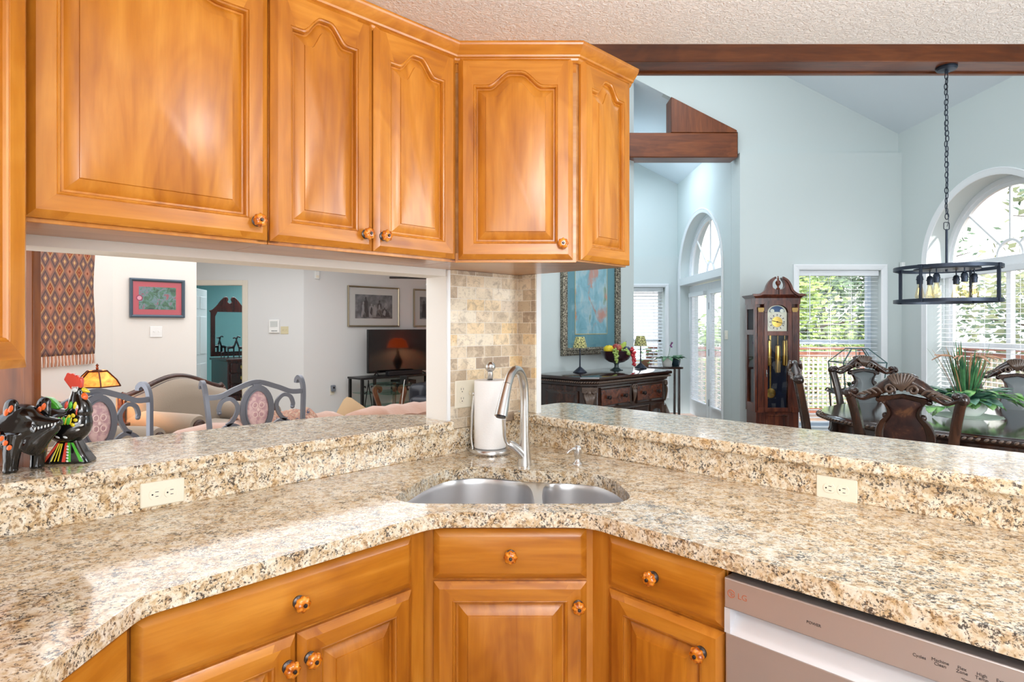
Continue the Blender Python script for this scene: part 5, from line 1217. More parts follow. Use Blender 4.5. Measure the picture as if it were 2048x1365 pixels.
# compote bowl and fruit
bx_, by_ = 1.166, 6.93
CG = bpy.data.materials.new('smoky_purple_glass'); CG = Mat('smoky_purple_glass', srgb(60,34,44), .08, coat=.8, alpha=.88).m
cb = thing('compote_bowl', 'footed smoky glass bowl heaped with fruit on the sideboard', 'bowl', (bx_, by_, .951))
MB().lathe([(.072,0),(.074,.006),(.050,.018),(.026,.034),(.024,.062),(.032,.078)], 28).build('foot', plain('grey_green_glass', srgb(70,84,84), .1, coat=.8), cb, smooth=50)
MB().lathe([(.030,.078),(.085,.092),(.135,.125),(.166,.172),(.184,.215),(.181,.216),(.160,.172),(.128,.130),(.08,.102),(.002,.095)], 36, lobes=18, amp=.008).build('bowl', CG, cb, smooth=50)
def fruit(name, label, x, y, z, prof, mat, rx=0, ry=0, stem=True, cat='fruit'):
    t = thing(name, label, cat, (bx_+x, by_+y, .951+z)); t.rotation_euler = (rx, ry, 0)
    MB().lathe(prof, 20).build('flesh', mat, t, smooth=80)
    if stem: m = MB(); m.tube([(0,0,prof[-1][1]-.006),(.003,0,prof[-1][1]+.012)], .0025, 6); m.build('stem', plain('stem_brown', srgb(80,56,30), .7) if 'stem_brown' not in bpy.data.materials else bpy.data.materials['stem_brown'], t)
APPLE = [(.004,-.040),(.022,-.043),(.042,-.020),(.046,.005),(.038,.030),(.020,.040),(.004,.034)]
PEAR = [(.004,-.046),(.026,-.045),(.042,-.022),(.040,.002),(.026,.028),(.018,.050),(.010,.060),(.003,.060)]
YEL = plain('yellow_fruit', srgb(222,196,40), .35); REDA = Mat('red_fruit', srgb(150,40,44), .3); REDA.col(REDA.ramp(REDA.noise(REDA.coord(), 20, 4), [(.4, srgb(130,30,40)), (.65, srgb(196,110,80))])); REDA = REDA.m
GRN = plain('pear_green', srgb(170,190,80), .4)
fruit('yellow_apple', 'yellow apple at the left of the fruit bowl', -.095, -.05, .228, [(a*1.25,b*1.25) for a,b in APPLE], YEL, .1, -.2)
fruit('red_apple', 'red apple in the middle of the fruit bowl', .0, -.03, .245, [(a*1.2,b*1.2) for a,b in APPLE], REDA, .2, .1)
fruit('pear', 'yellow green pear on top behind the red apple', .075, .02, .262, PEAR, GRN, .2, .5)
fruit('plum', 'dark blue plum at the right of the fruit bowl', .112, -.03, .225, [(a*.95,b*.95) for a,b in APPLE], plain('plum_blue', srgb(52,58,84), .4), 0, .3)
def grapes(name, label, x, y, z, dirv, n, mat, r=.0125, spread=.032):
    t = thing(name, label, 'grapes', (bx_+x, by_+y, .951+z)); m = MB(); d_ = Vector(dirv)
    for i in range(n):
        k = i/n; c = d_*k; s_ = spread*(1-.75*k); m.ball((c.x+rnd.uniform(-s_,s_), c.y+rnd.uniform(-s_,s_)*.6-.006, c.z+rnd.uniform(-.012,.012)), r, n=10, m=6)
    m.build('berries', mat, t, smooth=80); m = MB(); m.tube([(0,0,.012),tuple(d_*.6)], .003, 6); m.build('stem', bpy.data.materials['stem_brown'], t)
GGR = plain('green_grape', srgb(150,172,84), .25, coat=.4)
grapes('green_grapes', 'green grape bunch hanging over the front of the fruit bowl', -.035,-.165,.235, (.0,-.035,-.13), 40, GGR)
grapes('green_grapes', 'green grape bunch lying at the right front of the fruit bowl', .075,-.105,.235, (.03,-.07,-.05), 34, GGR)
grapes('red_grapes', 'red grape bunch hanging over the right side of the fruit bowl', .165,-.05,.245, (.015,-.05,-.19), 36, plain('red_grape', srgb(196,44,56), .2, coat=.5), .0145)

# plants in the alcove
def leaf(m, p, d, L, w, droop=.3, mi=0, fold=.25, n=5, up=(0,0,1)):
    """pointed leaf from p along d"""
    d = Vector(d).normalized(); s_ = d.cross(Vector(up)); s_ = s_.normalized() if s_.length > .05 else Vector((1,0,0)); u = s_.cross(d)
    A, B, C_ = [], [], []
    for i in range(n+1):
        t = i/n; c = Vector(p)+d*(L*t)-Vector((0,0,1))*(droop*L*t*t); wd = w*(math.sin(PI*min(1,t*.86+.10))**.8)*(1 if i < n else .02)*(.25 if i == 0 else 1)
        A.append(c - s_*wd + u*wd*fold); B.append(c); C_.append(c + s_*wd + u*wd*fold)
    o = len(m.v)
    m.v += [tuple(q) for r_ in (A,B,C_) for q in r_]
    for i in range(n):
        m.f += [(o+i,o+i+1,o+n+1+i+1,o+n+1+i),(o+n+1+i,o+n+1+i+1,o+2*n+2+i+1,o+2*n+2+i)]; m.m += [mi,mi]
LEAFG = Mat('leaf_green', srgb(60,112,70), .4, coat=.2); LEAFG.col(LEAFG.ramp(LEAFG.noise(LEAFG.coord(), 12, 3), [(.35, srgb(34,84,58)), (.65, srgb(92,148,92))])); LEAFG = LEAFG.m
LEAFB = Mat('leaf_bluegreen', srgb(60,112,90), .4, coat=.2); LEAFB.col(LEAFB.ramp(LEAFB.noise(LEAFB.coord(), 18, 3), [(.35, srgb(44,92,78)), (.65, srgb(120,166,140))])); LEAFB = LEAFB.m
LEAFL = Mat('leaf_light', srgb(120,176,96), .45, coat=.2); LEAFL.col(LEAFL.ramp(LEAFL.noise(LEAFL.coord(), 14, 3), [(.35, srgb(86,150,84)), (.65, srgb(160,206,130))])); LEAFL = LEAFL.m
STAND_Z = .88; px_, py_ = 2.12, 8.75
pst = thing('plant_stand', 'narrow dark plant stand in the alcove behind the sideboard', 'stand', (px_, py_, 0))
MB().slab(rrect(-.36,.26,-.16,.16,.04), STAND_Z-.03, STAND_Z).build('top', WALNUT_H, pst, bevel=.005)
for x in (-.30,.20):
    for y in (-.12,.12): MB().box(x-.015,x+.015,y-.015,y+.015,0,STAND_Z-.03).build('leg', WALNUT, pst)
o1 = thing('potted_orchid', 'green orchid in a white pot in the alcove, nearest the sideboard end', 'plant', (px_+.05, py_-.06, STAND_Z+.001))
MB().lathe([(.055,0),(.062,.01),(.080,.115),(.080,.120),(.074,.118),(.07,.10),(.002,.10)], 24).build('pot', WHITEP, o1, smooth=40)
m = MB()
for k in range(9): a = k*2.4; leaf(m, (.01*cos(a),.01*sin(a),.10), (cos(a),sin(a),.45+.25*rnd.random()), .18+.07*rnd.random(), .030, .55)
m.build('leaves', LEAFG, o1, smooth=60, solid=.002)
m = MB(); m.tube(spline([(0,0,.10),(.03,.0,.2),(.05,0,.30),(.06,0,.345)],5), .003, 6)
st_ = m.build('flower_stalk', LEAFG, o1); m = MB()
for k in range(4): m.ball((.06+.012*cos(k*1.6),.008*sin(k*1.6),.33-.018*k), .012,.007,.014, 8, 6)
m.build('blossom', plain('purple_blossom', srgb(136,70,130), .6), st_)
o2 = thing('potted_plant', 'broad leaved plant in a dark pot in the alcove, closest to the French doors', 'plant', (px_+.20, py_+.06, STAND_Z+.001))
MB().lathe([(.050,0),(.06,.01),(.075,.10),(.070,.10),(.002,.085)], 24).build('pot', plain('teal_glazed_pot', srgb(36,60,70), .2, coat=.6), o2, smooth=40)
m = MB()
for k in range(14): a = k*2.4; leaf(m, (.02*cos(a),.02*sin(a),.09), (cos(a),sin(a),.5+.6*rnd.random()), .13+.05*rnd.random(), .042, .4)
m.build('leaves', LEAFG, o2, smooth=60, solid=.002)
o3 = thing('potted_vine', 'trailing vine in front of the alcove blind, behind the beaded lamp', 'plant', (px_-.24, py_+.02, STAND_Z+.001))
MB().lathe([(.045,0),(.05,.01),(.06,.09),(.056,.09),(.002,.08)], 20).build('pot', plain('terracotta_pot', srgb(150,110,84), .6), o3, smooth=40)
m = MB()
for k in range(46):
    a = rnd.uniform(0,6.28); q = rnd.uniform(.02,.22); z = .11+rnd.uniform(-.06,.16)
    leaf(m, (q*cos(a),.5*q*sin(a),z), (cos(a),sin(a),.1), .05, .020, .3)
m.build('leaves', LEAFL, o3, smooth=60, solid=.0015)

# ================================================================== grandfather clock
gc = thing('grandfather_clock', 'tall cherry grandfather clock with brass weights beside the tall window', 'clock', (3.055, 7.15, 0))
W2, D2 = .245, .30
m = MB(); m.box(-.275,.275,-.02,D2,0,.12); m.box(-.262,.262,-.012,D2,.12,.16); m.build('plinth', CHERRY, gc, bevel=.006)
m = MB(); m.box(-W2,W2,.0,D2-.01,.16,.45); m.build('base_case', CHERRY, gc, bevel=.003)
m = MB(); inset(m, -.135,.135,.20,.425,.0,.02,.010); m.build('base_panel', CHERRY, gc, smooth=15)
# trunk: back, sides with windows, front door frame
m = MB(); m.box(-W2,W2,D2-.03,D2-.01,.45,1.70); m.box(-W2,W2,.06,D2-.01,1.66,1.70); m.box(-W2,W2,.0,D2-.01,.45,.47)
for sx in (-1,1):
    m.box(sx*W2-.012,sx*W2+.012,.0,.05,.45,1.70); m.box(sx*W2-.012,sx*W2+.012,D2-.06,D2-.01,.45,1.70); m.box(sx*W2-.012,sx*W2+.012,.05,D2-.06,.45,.55); m.box(sx*W2-.012,sx*W2+.012,.05,D2-.06,1.34,1.40); m.box(sx*W2-.012,sx*W2+.012,.05,D2-.06,1.64,1.70)
m.build('case', CHERRY, gc, bevel=.002)
for sx in (-1,1): MB().box(sx*W2-.003,sx*W2+.003,.05,D2-.06,.55,1.34).build('side_glass', GLASS, gc); MB().box(sx*W2-.003,sx*W2+.003,.05,D2-.06,1.40,1.64).build('side_grille', plain('dark_grille', srgb(40,36,40), .6) if sx < 0 else bpy.data.materials['dark_grille'], gc)
m = MB()
for sx in (-1,1):
    for k in range(5): m.tube([(sx*.195-.024+.012*k,-.012,.50),(sx*.195-.024+.012*k,-.012,1.62)], .0055, 8)
    m.box(sx*.195-.034,sx*.195+.034,-.022,.0,.45,.51); m.box(sx*.195-.034,sx*.195+.034,-.010,.0,.51,1.62)
m.build('fluted_column', CHERRY, gc, smooth=60)
m = MB()
for sx in (-1,1): m.box(sx*.195-.034,sx*.195+.034,-.022,.0,1.62,1.655); m.box(sx*.195-.028,sx*.195+.028,-.020,.0,1.605,1.62)
m.build('capital', plain('old_gold', srgb(170,136,80), .4, metal=.5), gc)
dr_ = MB()
for a, b, c, d_ in ((-.158,-.118,.46,1.60),(.118,.158,.46,1.60),(-.118,.118,.46,.505),(-.118,.118,1.335,1.385),): dr_.box(a,b,-.018,.004,c,d_)
dr_.prism([(-.158,1.70),(-.158,1.60),(-.118,1.60)]+arc(0,1.605,.118,180,0,16,.082)+[(.118,1.60),(.158,1.60),(.158,1.70),(.12,1.755),(0,1.775),(-.12,1.755)], -.018, .004)
gd = dr_.build('glazed_door', CHERRY, gc, bevel=.002); MB().box(-.118,.118,-.008,-.005,.505,1.335).build('door_glass', GLASS, gd)
m = MB(); m.tube([(-.135,-.026,.86),(-.137,-.030,.90),(-.135,-.026,.94)], .005, 8); m.ball((-.135,-.028,.90), .010); m.build('handle', plain('pewter', srgb(160,156,150), .3, metal=.9), gd)
dl = MB(); dl.prism([(-.115,1.385),(.115,1.385),(.115,1.603)]+arc(0,1.603,.110,0,180,18,.080)+[(-.115,1.603)], .012, .02)
dial = dl.build('dial_plate', plain('silvered_dial', srgb(206,204,186), .35, metal=.3), gc, smooth=0)
MB().lathe([(.104,0),(.104,.004),(.094,.005),(.094,.003),(.066,.003),(.002,.003)], 40, M=TR(0,.012,1.492,0,R(90))).build('chapter_ring', plain('cream_enamel', srgb(226,222,206), .3), dial, smooth=30)
MB().lathe([(.060,.0),(.060,.006),(.002,.007)], 32, M=TR(0,.010,1.492,0,R(90))).build('dial_centre', BRASS, dial)
m = MB()
for k in range(12): a = R(30*k); m.bar((.070*sin(a),.006,1.492+.070*cos(a)),(.090*sin(a),.006,1.492+.090*cos(a)),.007,.002,up=(0,1,0))
m.build('hour_mark', BLACK, dial)
m = MB(); m.bar((0,.0,1.492),(.088*sin(R(105)),.0,1.492+.088*cos(R(105))),.006,.002,up=(0,1,0)); m.bar((0,.002,1.492),(.062*sin(R(283)),.002,1.492+.062*cos(R(283))),.008,.002,up=(0,1,0)); m.ball((0,0,1.492), .008); m.build('hands', BLACK, dial)
m = MB(); m.prism(arc(0,1.607,.086,0,180,20,.068), .006, .011); md_ = m.build('moon_dial', plain('moon_blue', srgb(56,86,130), .4), dial, smooth=0)
m = MB()
for sx in (-1,1): m.lathe([(.024,0),(.002,.004)], 18, M=TR(sx*.056,.006,1.618,0,R(90)))
m.build('moon_hump', plain('cream_print', srgb(220,224,210), .4), md_)
for x, z0, z1, y in ((-.052,.985,1.275,.11),(.043,.905,1.215,.09),(.132,.985,1.275,.11)):
    w = MB(); w.lathe([(.006,z0-.012),(.026,z0),(.028,z0+.01),(.028,z1-.01),(.026,z1),(.006,z1+.015)], 20, c=(x,y,0)); w.tube([(x,y,z1),(x,y,1.36)], .004, 6); w.build('weight', BRASS, gc, smooth=40)
m = MB(); m.box(-.022,-.006,.16,.166,.70,1.36); m.lathe([(.060,0),(.056,.012),(.02,.016),(.002,.016)], 32, M=TR(-.014,.155,.655,0,R(90))); m.build('pendulum', BRASS, gc, smooth=40)
MB().box(-.20,.20,.215,.222,.47,1.36).build('back_panel', plain('dark_blue_interior', srgb(30,38,58), .25, coat=.3), gc)
# hood cornice and broken pediment
m = MB()
for k, z in enumerate(((1.70,.255,-.012),(1.735,.262,-.018),(1.775,.270,-.024),(1.785,.292,-.045),(1.800,.300,-.052))): pass
rg = lambda hx, yy, z: [(-hx,yy,z),(hx,yy,z),(hx,D2,z),(-hx,D2,z)]
m.loops([rg(.258,-.016,1.695), rg(.258,-.016,1.71), rg(.262,-.020,1.765), rg(.285,-.040,1.785), rg(.300,-.052,1.800), rg(.290,-.045,1.806)], True, True); m.build('cornice', CHERRY, gc, smooth=20)
for sx in (-1,1):
    top = spline([(sx*.300,0,1.800),(sx*.22,0,1.805),(sx*.155,0,1.85),(sx*.125,0,1.92),(sx*.09,0,1.97),(sx*.038,0,2.0)], 7)
    bot = spline([(sx*.045,0,1.975),(sx*.062,0,1.955),(sx*.072,0,1.92),(sx*.065,0,1.885),(sx*.035,0,1.865),(sx*.005,0,1.862)], 6)
    ol = [(p.x,p.z) for p in top]+[(p.x,p.z) for p in bot]+[(sx*.005,1.80)]
    if sx > 0: ol = ol[::-1]
    m = MB(); m.prism(ol, -.040, .02)
    m.sweep([(p.x, -.045, p.z) for p in top], [(.012,.016),(-.012,.012),(-.012,-.016),(.012,-.016)], up=(0,1,0)); m.build('scroll_pediment', CHERRY, gc, smooth=30)
MB().lathe([(.020,1.862),(.024,1.875),(.012,1.885),(.010,1.90),(.026,1.925),(.030,1.945),(.022,1.962),(.010,1.972),(.012,1.985),(.006,2.0),(.008,2.012),(.001,2.02)], 18, c=(0,-.02,0)).build('finial', CHERRY, gc, smooth=50)

# ================================================================== dining table and chairs
TBX, TBY = 3.55, 4.40
dt = thing('dining_table', 'large dark oval dining table with roped edge', 'dining table', (TBX, TBY, 0), -A45)
def sup(a, b, e=2.5, n=96): return [(a*math.copysign(abs(cos(2*PI*i/n))**(2/e), cos(2*PI*i/n)), b*math.copysign(abs(sin(2*PI*i/n))**(2/e), sin(2*PI*i/n))) for i in range(n)]
m = MB(); m.loops([[(x,y,z) for x,y in sup(1.25-k,.86-k)] for k, z in ((.06,.705),(.02,.712),(.012,.722),(.0,.728),(.0,.738),(.012,.748),(.022,.752),(.030,.7595),(.06,.76))], True, True); m.build('tabletop', WALNUT_H, dt, smooth=25)
m = MB(); pp = sup(1.254,.864,2.5,220)
acc = 0
P_ = [Vector((x,y,.733)) for x,y in sup(1.252,.862,2.5,1600)]; last = P_[0]; acc = 0
for i in range(1, len(P_)):
    acc += (P_[i]-P_[i-1]).length
    if acc > .034:
        acc = 0; d_ = (P_[i]-P_[i-2]).normalized(); m.ball((0,0,0), .0175,.009,.0095, 8, 5, M=TR(P_[i].x,P_[i].y,.733,math.atan2(d_.y,d_.x),0,R(-30)))
m.build('rope_edge', CARV, dt, smooth=70)
m = MB(); m.loops([[(x,y,z) for x,y in sup(1.25-k,.86-k)] for k, z in ((.10,.60),(.075,.612),(.085,.64),(.085,.69),(.06,.706))], True, True); m.build('apron', WALNUT, dt, smooth=25)
for x in (-.55,.55):
    MB().lathe([(.20,0),(.22,.04),(.12,.09),(.08,.16),(.13,.28),(.14,.36),(.08,.46),(.10,.56),(.16,.605)], 20, c=(x,0,0)).build('pedestal', WALNUT, dt, smooth=50)
VEL = Mat('mottled_brown_leather', srgb(60,34,30), .45); VEL.col(VEL.ramp(VEL.noise(VEL.coord(), 12, 5, .6, .5), [(.40, srgb(44,26,26)), (.58, srgb(66,38,32)), (.72, srgb(120,80,52))])); VEL = VEL.m
GREYP = plain('smooth_grey_leather', srgb(112,118,120), .35, coat=.2)
def make_chair(label, front_mat):
    """seat faces -y, back at +y; carved crest rail, vase shaped back"""
    t = thing('dining_chair', label, 'dining chair', group='carved dining chairs')
    by = lambda z: .235+.115*max(0, (z-.45)/.72)**1.4                 # rake of the back
    for sx in (-1,1):
        m = MB(); p = spline([(sx*.215,.27,0),(sx*.222,.235,.25),(sx*.228,.235,.47),(sx*.236,by(.70),.70),(sx*.262,by(.90),.90),(sx*.288,by(1.02),1.02)], 6)
        m.sweep([(a.x,a.y,a.z) for a in p], [(.026,.020),(.014,.026),(-.014,.026),(-.026,.020),(-.026,-.020),(-.014,-.026),(.014,-.026),(.026,-.020)], up=(0,1,0)); m.build('back_post', WALNUT, t, smooth=40)
        m = MB(); m.tube(spline([(sx*.235,-.225,.45),(sx*.255,-.245,.36),(sx*.235,-.225,.20),(sx*.225,-.215,.08),(sx*.24,-.245,.02),(sx*.24,-.25,0)],5), [.036,.042,.030,.020,.026,.030], 10); m.build('leg', WALNUT, t, smooth=60)
    # crest rail
    m = MB(); n = 40; T_, B_ = [], []
    for i in range(n+1):
        u = -1+2*i/n; a = abs(u); x = u*.305
        zt = 1.035+.125*max(0,1-(a/.62)**1.7)**1.0 - .030*math.exp(-((a-.72)/.13)**2) + .018*math.exp(-((a-.96)/.07)**2)
        zb = 1.005+.050*max(0,1-(a/.45)**2) - .028*math.exp(-((a-.70)/.16)**2)
        T_.append((x, zt)); B_.append((x, zb))
    secs = []
    for (x, zt), (_, zb) in zip(T_, B_):
        zm = .5*(zt+zb); h = .5*(zt-zb); y = by(zm)
        secs.append([(x, y+.034*cos(2*PI*k/12), zm+h*sin(2*PI*k/12)) for k in range(12)])
    m.loops(secs, True, True)
    for sx in (-1,1): m.ball((sx*.292,by(1.02),1.018), .032,.040,.036); m.ball((sx*.262,by(1.02),1.035), .026,.038,.022)
    cr = m.build('crest_rail', WALNUT, t, smooth=70)
    m = MB()
    for f in (-1,1):
        yy = by(1.08)+f*.034
        for k in range(-4,5): a = k*.27; m.tube(spline([(0,yy,1.055),(sin(a)*.035,yy+f*.010,1.095),(sin(a)*.078,yy+f*.004,1.120+.038*cos(a))],4), [.007,.012,.008], 8)
        for sx in (-1,1):
            m.tube([(sx*(.060+.030*(1-i*.05)*cos(R(200-36*i))),yy+f*.004,1.062+.030*(1-i*.05)*sin(R(200-36*i))) for i in range(14)], .0085, 8)
            for k in range(4): m.tube(spline([(sx*(.10+.03*k),yy-f*.004,1.035-.004*k),(sx*(.125+.03*k),yy+f*.002,1.062-.012*k),(sx*(.165+.025*k),yy-f*.010,1.055-.014*k)],4), [.006,.010,.005], 7)
    m.build('carved_shell', CARV, cr, smooth=70)
    # vase shaped back: outer frame ring and inset panel
    half = spline([(.085,0,.49),(.10,0,.58),(.140,0,.70),(.158,0,.775),(.140,0,.845),(.100,0,.895),(.088,0,.925),(.102,0,.965),(.130,0,.995),(.122,0,1.015)], 6)
    out = [(p.x,p.z) for p in half]+[(0,1.035)]+[(-p.x,p.z) for p in half[::-1]]
    def shr(k): return [(x*(1-k/.13) if abs(x) > .02 else x, .76+(z-.76)*(1-k/.36)) for x, z in out]
    ring = lambda k, off: [(x, by(z)+off, z) for x, z in shr(k)]
    m = MB(); m.loops([ring(.040,-.012), ring(.030,-.026), ring(.006,-.026), ring(0,-.014), ring(0,.014), ring(.006,.026), ring(.030,.026), ring(.040,.012)], closed=True)
    for sx in (-1,1): m.ball((sx*.098,by(.90),.895), .018,.022,.020); m.ball((sx*.128,by(.98),.99), .020,.024,.018)
    m.build('back_frame', WALNUT, t, smooth=50)
    m = MB(); m.loops([ring(.036,.013), ring(.06,.020), ring(.10,.022)], False, True); m.build('back_panel', VEL, t, smooth=60)
    m = MB(); m.loops([ring(.036,-.013), ring(.06,-.020), ring(.10,-.022)], False, True); m.build('front_panel', front_mat, t, smooth=60)
    m = MB(); m.slab([(-.27,-.25),(.27,-.25),(.225,.23),(-.225,.23)], .40, .455); m.build('seat_rail', WALNUT, t, bevel=.008)
    m = MB(); m.slab([(-.25,-.235),(.25,-.235),(.205,.20),(-.205,.20)], .455, .515); m.build('seat', front_mat, t, bevel=.022, seg=4)
    return t
c1 = make_chair('carved dining chair with its mottled back to the kitchen bar, nearest of the four', GREYP)
c1.location = (2.335+.30*.7071, 3.72+.30*.7071, 0); c1.rotation_euler = (0,0,R(137))
def chair_at(label, bx, by, rz):
    c = copy_tree(c1); c['label'] = label; f = (sin(R(rz)), -cos(R(rz))); c.location = (bx+.33*f[0], by+.33*f[1], 0); c.rotation_euler = (0,0,R(rz)); return c
chair_at('carved dining chair facing the kitchen in front of the tall window', 3.385, 6.0, -4)
chair_at('carved dining chair seen edge-on beside the clock', 2.335, 5.12, 68)
chair_at('carved dining chair cut by the frame, before the large arched window', 4.36, 5.36, -38)
# centrepiece
PX, PY = 3.44, 4.70
dy = MB(); n = 96
dy.loops([[(r*(1+.03*cos(16*2*PI*i/n))*cos(2*PI*i/n), r*(1+.03*cos(16*2*PI*i/n))*sin(2*PI*i/n), z) for i in range(n)] for r, z in ((.01,.003),(.15,.003),(.20,.004),(.225,.0025),(.226,.0005),(.01,.0005))], True, True)
o = dy.build('doily', plain('pale_green_lace', srgb(208,222,208), .8), None, smooth=40); o.location = (PX, PY, .7605); tag(o, 'scalloped lace doily under the white planter', 'doily')
pl_ = thing('flower_arrangement', 'leafy green arrangement in a low white bowl on the dining table', 'plant', (PX, PY, .765))
MB().lathe([(.078,0),(.085,.004),(.122,.045),(.134,.095),(.135,.112),(.129,.112),(.116,.06),(.002,.05)], 36, lobes=18, amp=.012).build('bowl', plain('white_ceramic', srgb(236,238,234), .3, coat=.3), pl_, smooth=50)
MB().lathe([(.126,.098),(.10,.115),(.002,.125)], 20, cap=False).build('moss', plain('moss', srgb(70,74,44), .95), pl_)
m = MB(); rq = random.Random(5)
for k in range(24):
    a = k*2.399; el = .25+.5*rq.random(); L = .22+.12*rq.random()
    leaf(m, (.05*cos(a),.05*sin(a),.11), (cos(a),sin(a),el), L, .045+.015*rq.random(), .30, fold=.3, n=7)
m.build('broad_leaves', LEAFB, pl_, smooth=60, solid=.0015)
m = MB()
for k in range(70):
    a = rq.uniform(0,6.28); tl = rq.uniform(.02,.22); L = .30+.24*rq.random()
    leaf(m, (.05*cos(a),.05*sin(a),.11), (cos(a)*tl*2,sin(a)*tl*2,1), L, .0065, .05+.2*rq.random(), fold=.2, n=6, mi=0 if rq.random() < .75 else 1)
m.build('grass_blades', [LEAFG, plain('straw_blade', srgb(196,150,110), .7)], pl_, smooth=60, solid=.001)
m = MB()
for k in range(12):
    a = rq.uniform(0,6.28); p0 = Vector((.03*cos(a),.03*sin(a),.30)); m.tube(spline([p0, p0+Vector((.05*cos(a),.05*sin(a),.13)), p0+Vector((.12*cos(a),.12*sin(a),.15)), p0+Vector((.19*cos(a),.19*sin(a),.10+.06*rq.random()))],4), [.002,.004,.008,.003], 6)
m.build('plume', plain('dusty_pink_plume', srgb(206,160,132), .9), pl_, smooth=60)
m = MB()
for k in range(86):
    a = rq.uniform(0,6.28); q = rq.uniform(.10,.24); z = .12+rq.uniform(-.03,.09)-.25*max(0,q-.16)
    if k > 60: a = rq.uniform(-.25,.18)-.55; q = rq.uniform(.22,.48); z = .13+rq.uniform(-.04,.05)
    if k > 80: a = 3.3+rq.uniform(-.2,.2); q = rq.uniform(.20,.30); z = .05+rq.uniform(0,.05)
    leaf(m, (q*cos(a),q*sin(a),z), (cos(a+rq.uniform(-.8,.8)),sin(a+rq.uniform(-.8,.8)),rq.uniform(-.3,.5)), .062+.02*rq.random(), .034, .5, fold=.15, n=5)
iv = m.build('ivy_leaves', LEAFL, pl_, smooth=60, solid=.0012)
m = MB()
for a, L in ((-.55,.46),(-.35,.34),(3.3,.26),(1.2,.2)): m.tube(spline([(.05*cos(a),.05*sin(a),.12),(.5*L*cos(a),.5*L*sin(a),.17),(L*cos(a),L*sin(a),.13)],5), .0025, 6)
m.build('ivy_stem', LEAFL, pl_)
# terrarium on a metal tray table by the tall window
TX, TY = 3.80, 6.86
tt = thing('tray_table', 'dark metal tray table with crossed legs by the tall window', 'side table', (TX, TY, 0))
m = MB(); n = 64
m.loops([[(r*cos(2*PI*i/n)*1.25, r*sin(2*PI*i/n), z+.015*max(0,(r-.2)/.05)*(1+sin(10*2*PI*i/n))*.5) for i in range(n)] for r, z in ((.01,.70),(.20,.70),(.235,.712),(.255,.725),(.257,.722),(.20,.695),(.01,.695))], True, True); m.build('tray', DARKMETAL, tt, smooth=40)
for sx in (-1,1):
    for f in (-1,1):
        m = MB(); m.tube(spline([(sx*.24,f*.10,.70),(sx*.20,f*.11,.55),(sx*.02*f,f*.12,.38),(-sx*.14,f*.13,.18),(-sx*.22,f*.14,.0)],6) if False else spline([(sx*.24,f*.10,.70),(sx*.215,f*.11,.45),(sx*.20,f*.12,.35),(sx*.23,f*.14,.0)],6), .009, 8); m.build('leg', DARKMETAL, tt, smooth=60)
    m = MB(); m.tube([(sx*.26,-.12,.34),(sx*.16,.0,.06)], .007, 8); m.tube([(sx*.16,-.12,.34),(sx*.26,.0,.06)], .007, 8); m.tube(spline([(sx*.27,0,.725),(sx*.31,0,.76),(sx*.34,0,.74)],4), .008, 8); m.build('brace', DARKMETAL, tt)
tr_ = thing('glass_terrarium', 'faceted glass terrarium with a peaked roof behind the chair by the tall window', 'terrarium', (TX+.01, TY, .7005))
VERD = plain('verdigris_came', srgb(84,112,112), .4, metal=.5)
b0 = [(-.20,-.14,0),(.20,-.14,0),(.20,.14,0),(-.20,.14,0)]; b1 = [(-.235,-.16,.345),(.235,-.16,.345),(.235,.16,.345),(-.235,.16,.345)]; b2 = [(-.09,-.06,.495),(.09,-.06,.495),(.09,.06,.495),(-.09,.06,.495)]
m = MB(); m.loops([b0,b1,b2], True, True); m.build('glass_panes', GLASS, tr_, smooth=0)
m = MB()
for L_ in (b0,b1,b2):
    for i in range(4): m.bar(L_[i], L_[(i+1)%4], .010)
for i in range(4): m.bar(b0[i],b1[i],.010); m.bar(b1[i],b2[i],.010)
for x in (-.08,.08): m.bar((x,-.14,0),(x*1.1,-.16,.345),.007); m.bar((x*1.1,-.16,.345),(x*.6,-.06,.495),.007)
m.build('metal_came', VERD, tr_)
m = MB()
for k in range(30): a = rq.uniform(0,6.28); leaf(m, (.10*cos(a)*rq.random(),.07*sin(a)*rq.random(),.02), (cos(a)*.6,sin(a)*.4,1), .12+.1*rq.random(), .016, .3)
m.build('moss_plants', LEAFG, tr_, smooth=60, solid=.001)

# ================================================================== pendant over the table
pdx, pdy = 2.89, 4.13
pn = thing('pendant_light', 'black drum pendant with six amber bulbs hanging on a chain from the beam', 'pendant light', (pdx, pdy, 0), R(12))
PBK = plain('flare_blued_steel', srgb(54,62,76), .38, metal=.55)  # black steel, with backlight flare put into the colour as a blue tint
MB().lathe([(.062,3.1625),(.063,3.150),(.055,3.140),(.012,3.135),(.010,3.118)], 28).build('canopy', PBK, pn, smooth=40)
m = MB(); z = 3.118; i = 0; jit = random.Random(3)
while z > 2.16:
    L = .021; c = (jit.uniform(-.003,.003), jit.uniform(-.003,.003))
    pts = [(.0112*cos(2*PI*k/14), 0, .0215*sin(2*PI*k/14)*1.0) for k in range(14)]
    m.tube(pts, .0029, 6, closed=True, M=TR(c[0],c[1],z-.018, R(90*(i%2)+jit.uniform(-18,18)))); z -= .0345; i += 1
m.build('chain', PBK, pn, smooth=60)
m = MB(); m.tube(spline([(.006,.004,3.10),(-.004,.004,2.8),(.007,0,2.5),(0,.003,2.25),(.016,0,2.15),(.004,0,2.10)],6), .0018, 6); m.build('wire', PBK, pn)
m = MB(); m.tube([(a,0,b) for a,b in rrect(-.022,.022,2.080,2.128,.010,4)], .0026, 6, closed=True); m.tube([(0,0,2.082),(0,0,1.80)], .0075, 12); m.build('stem', PBK, pn, smooth=60)
RD = .300
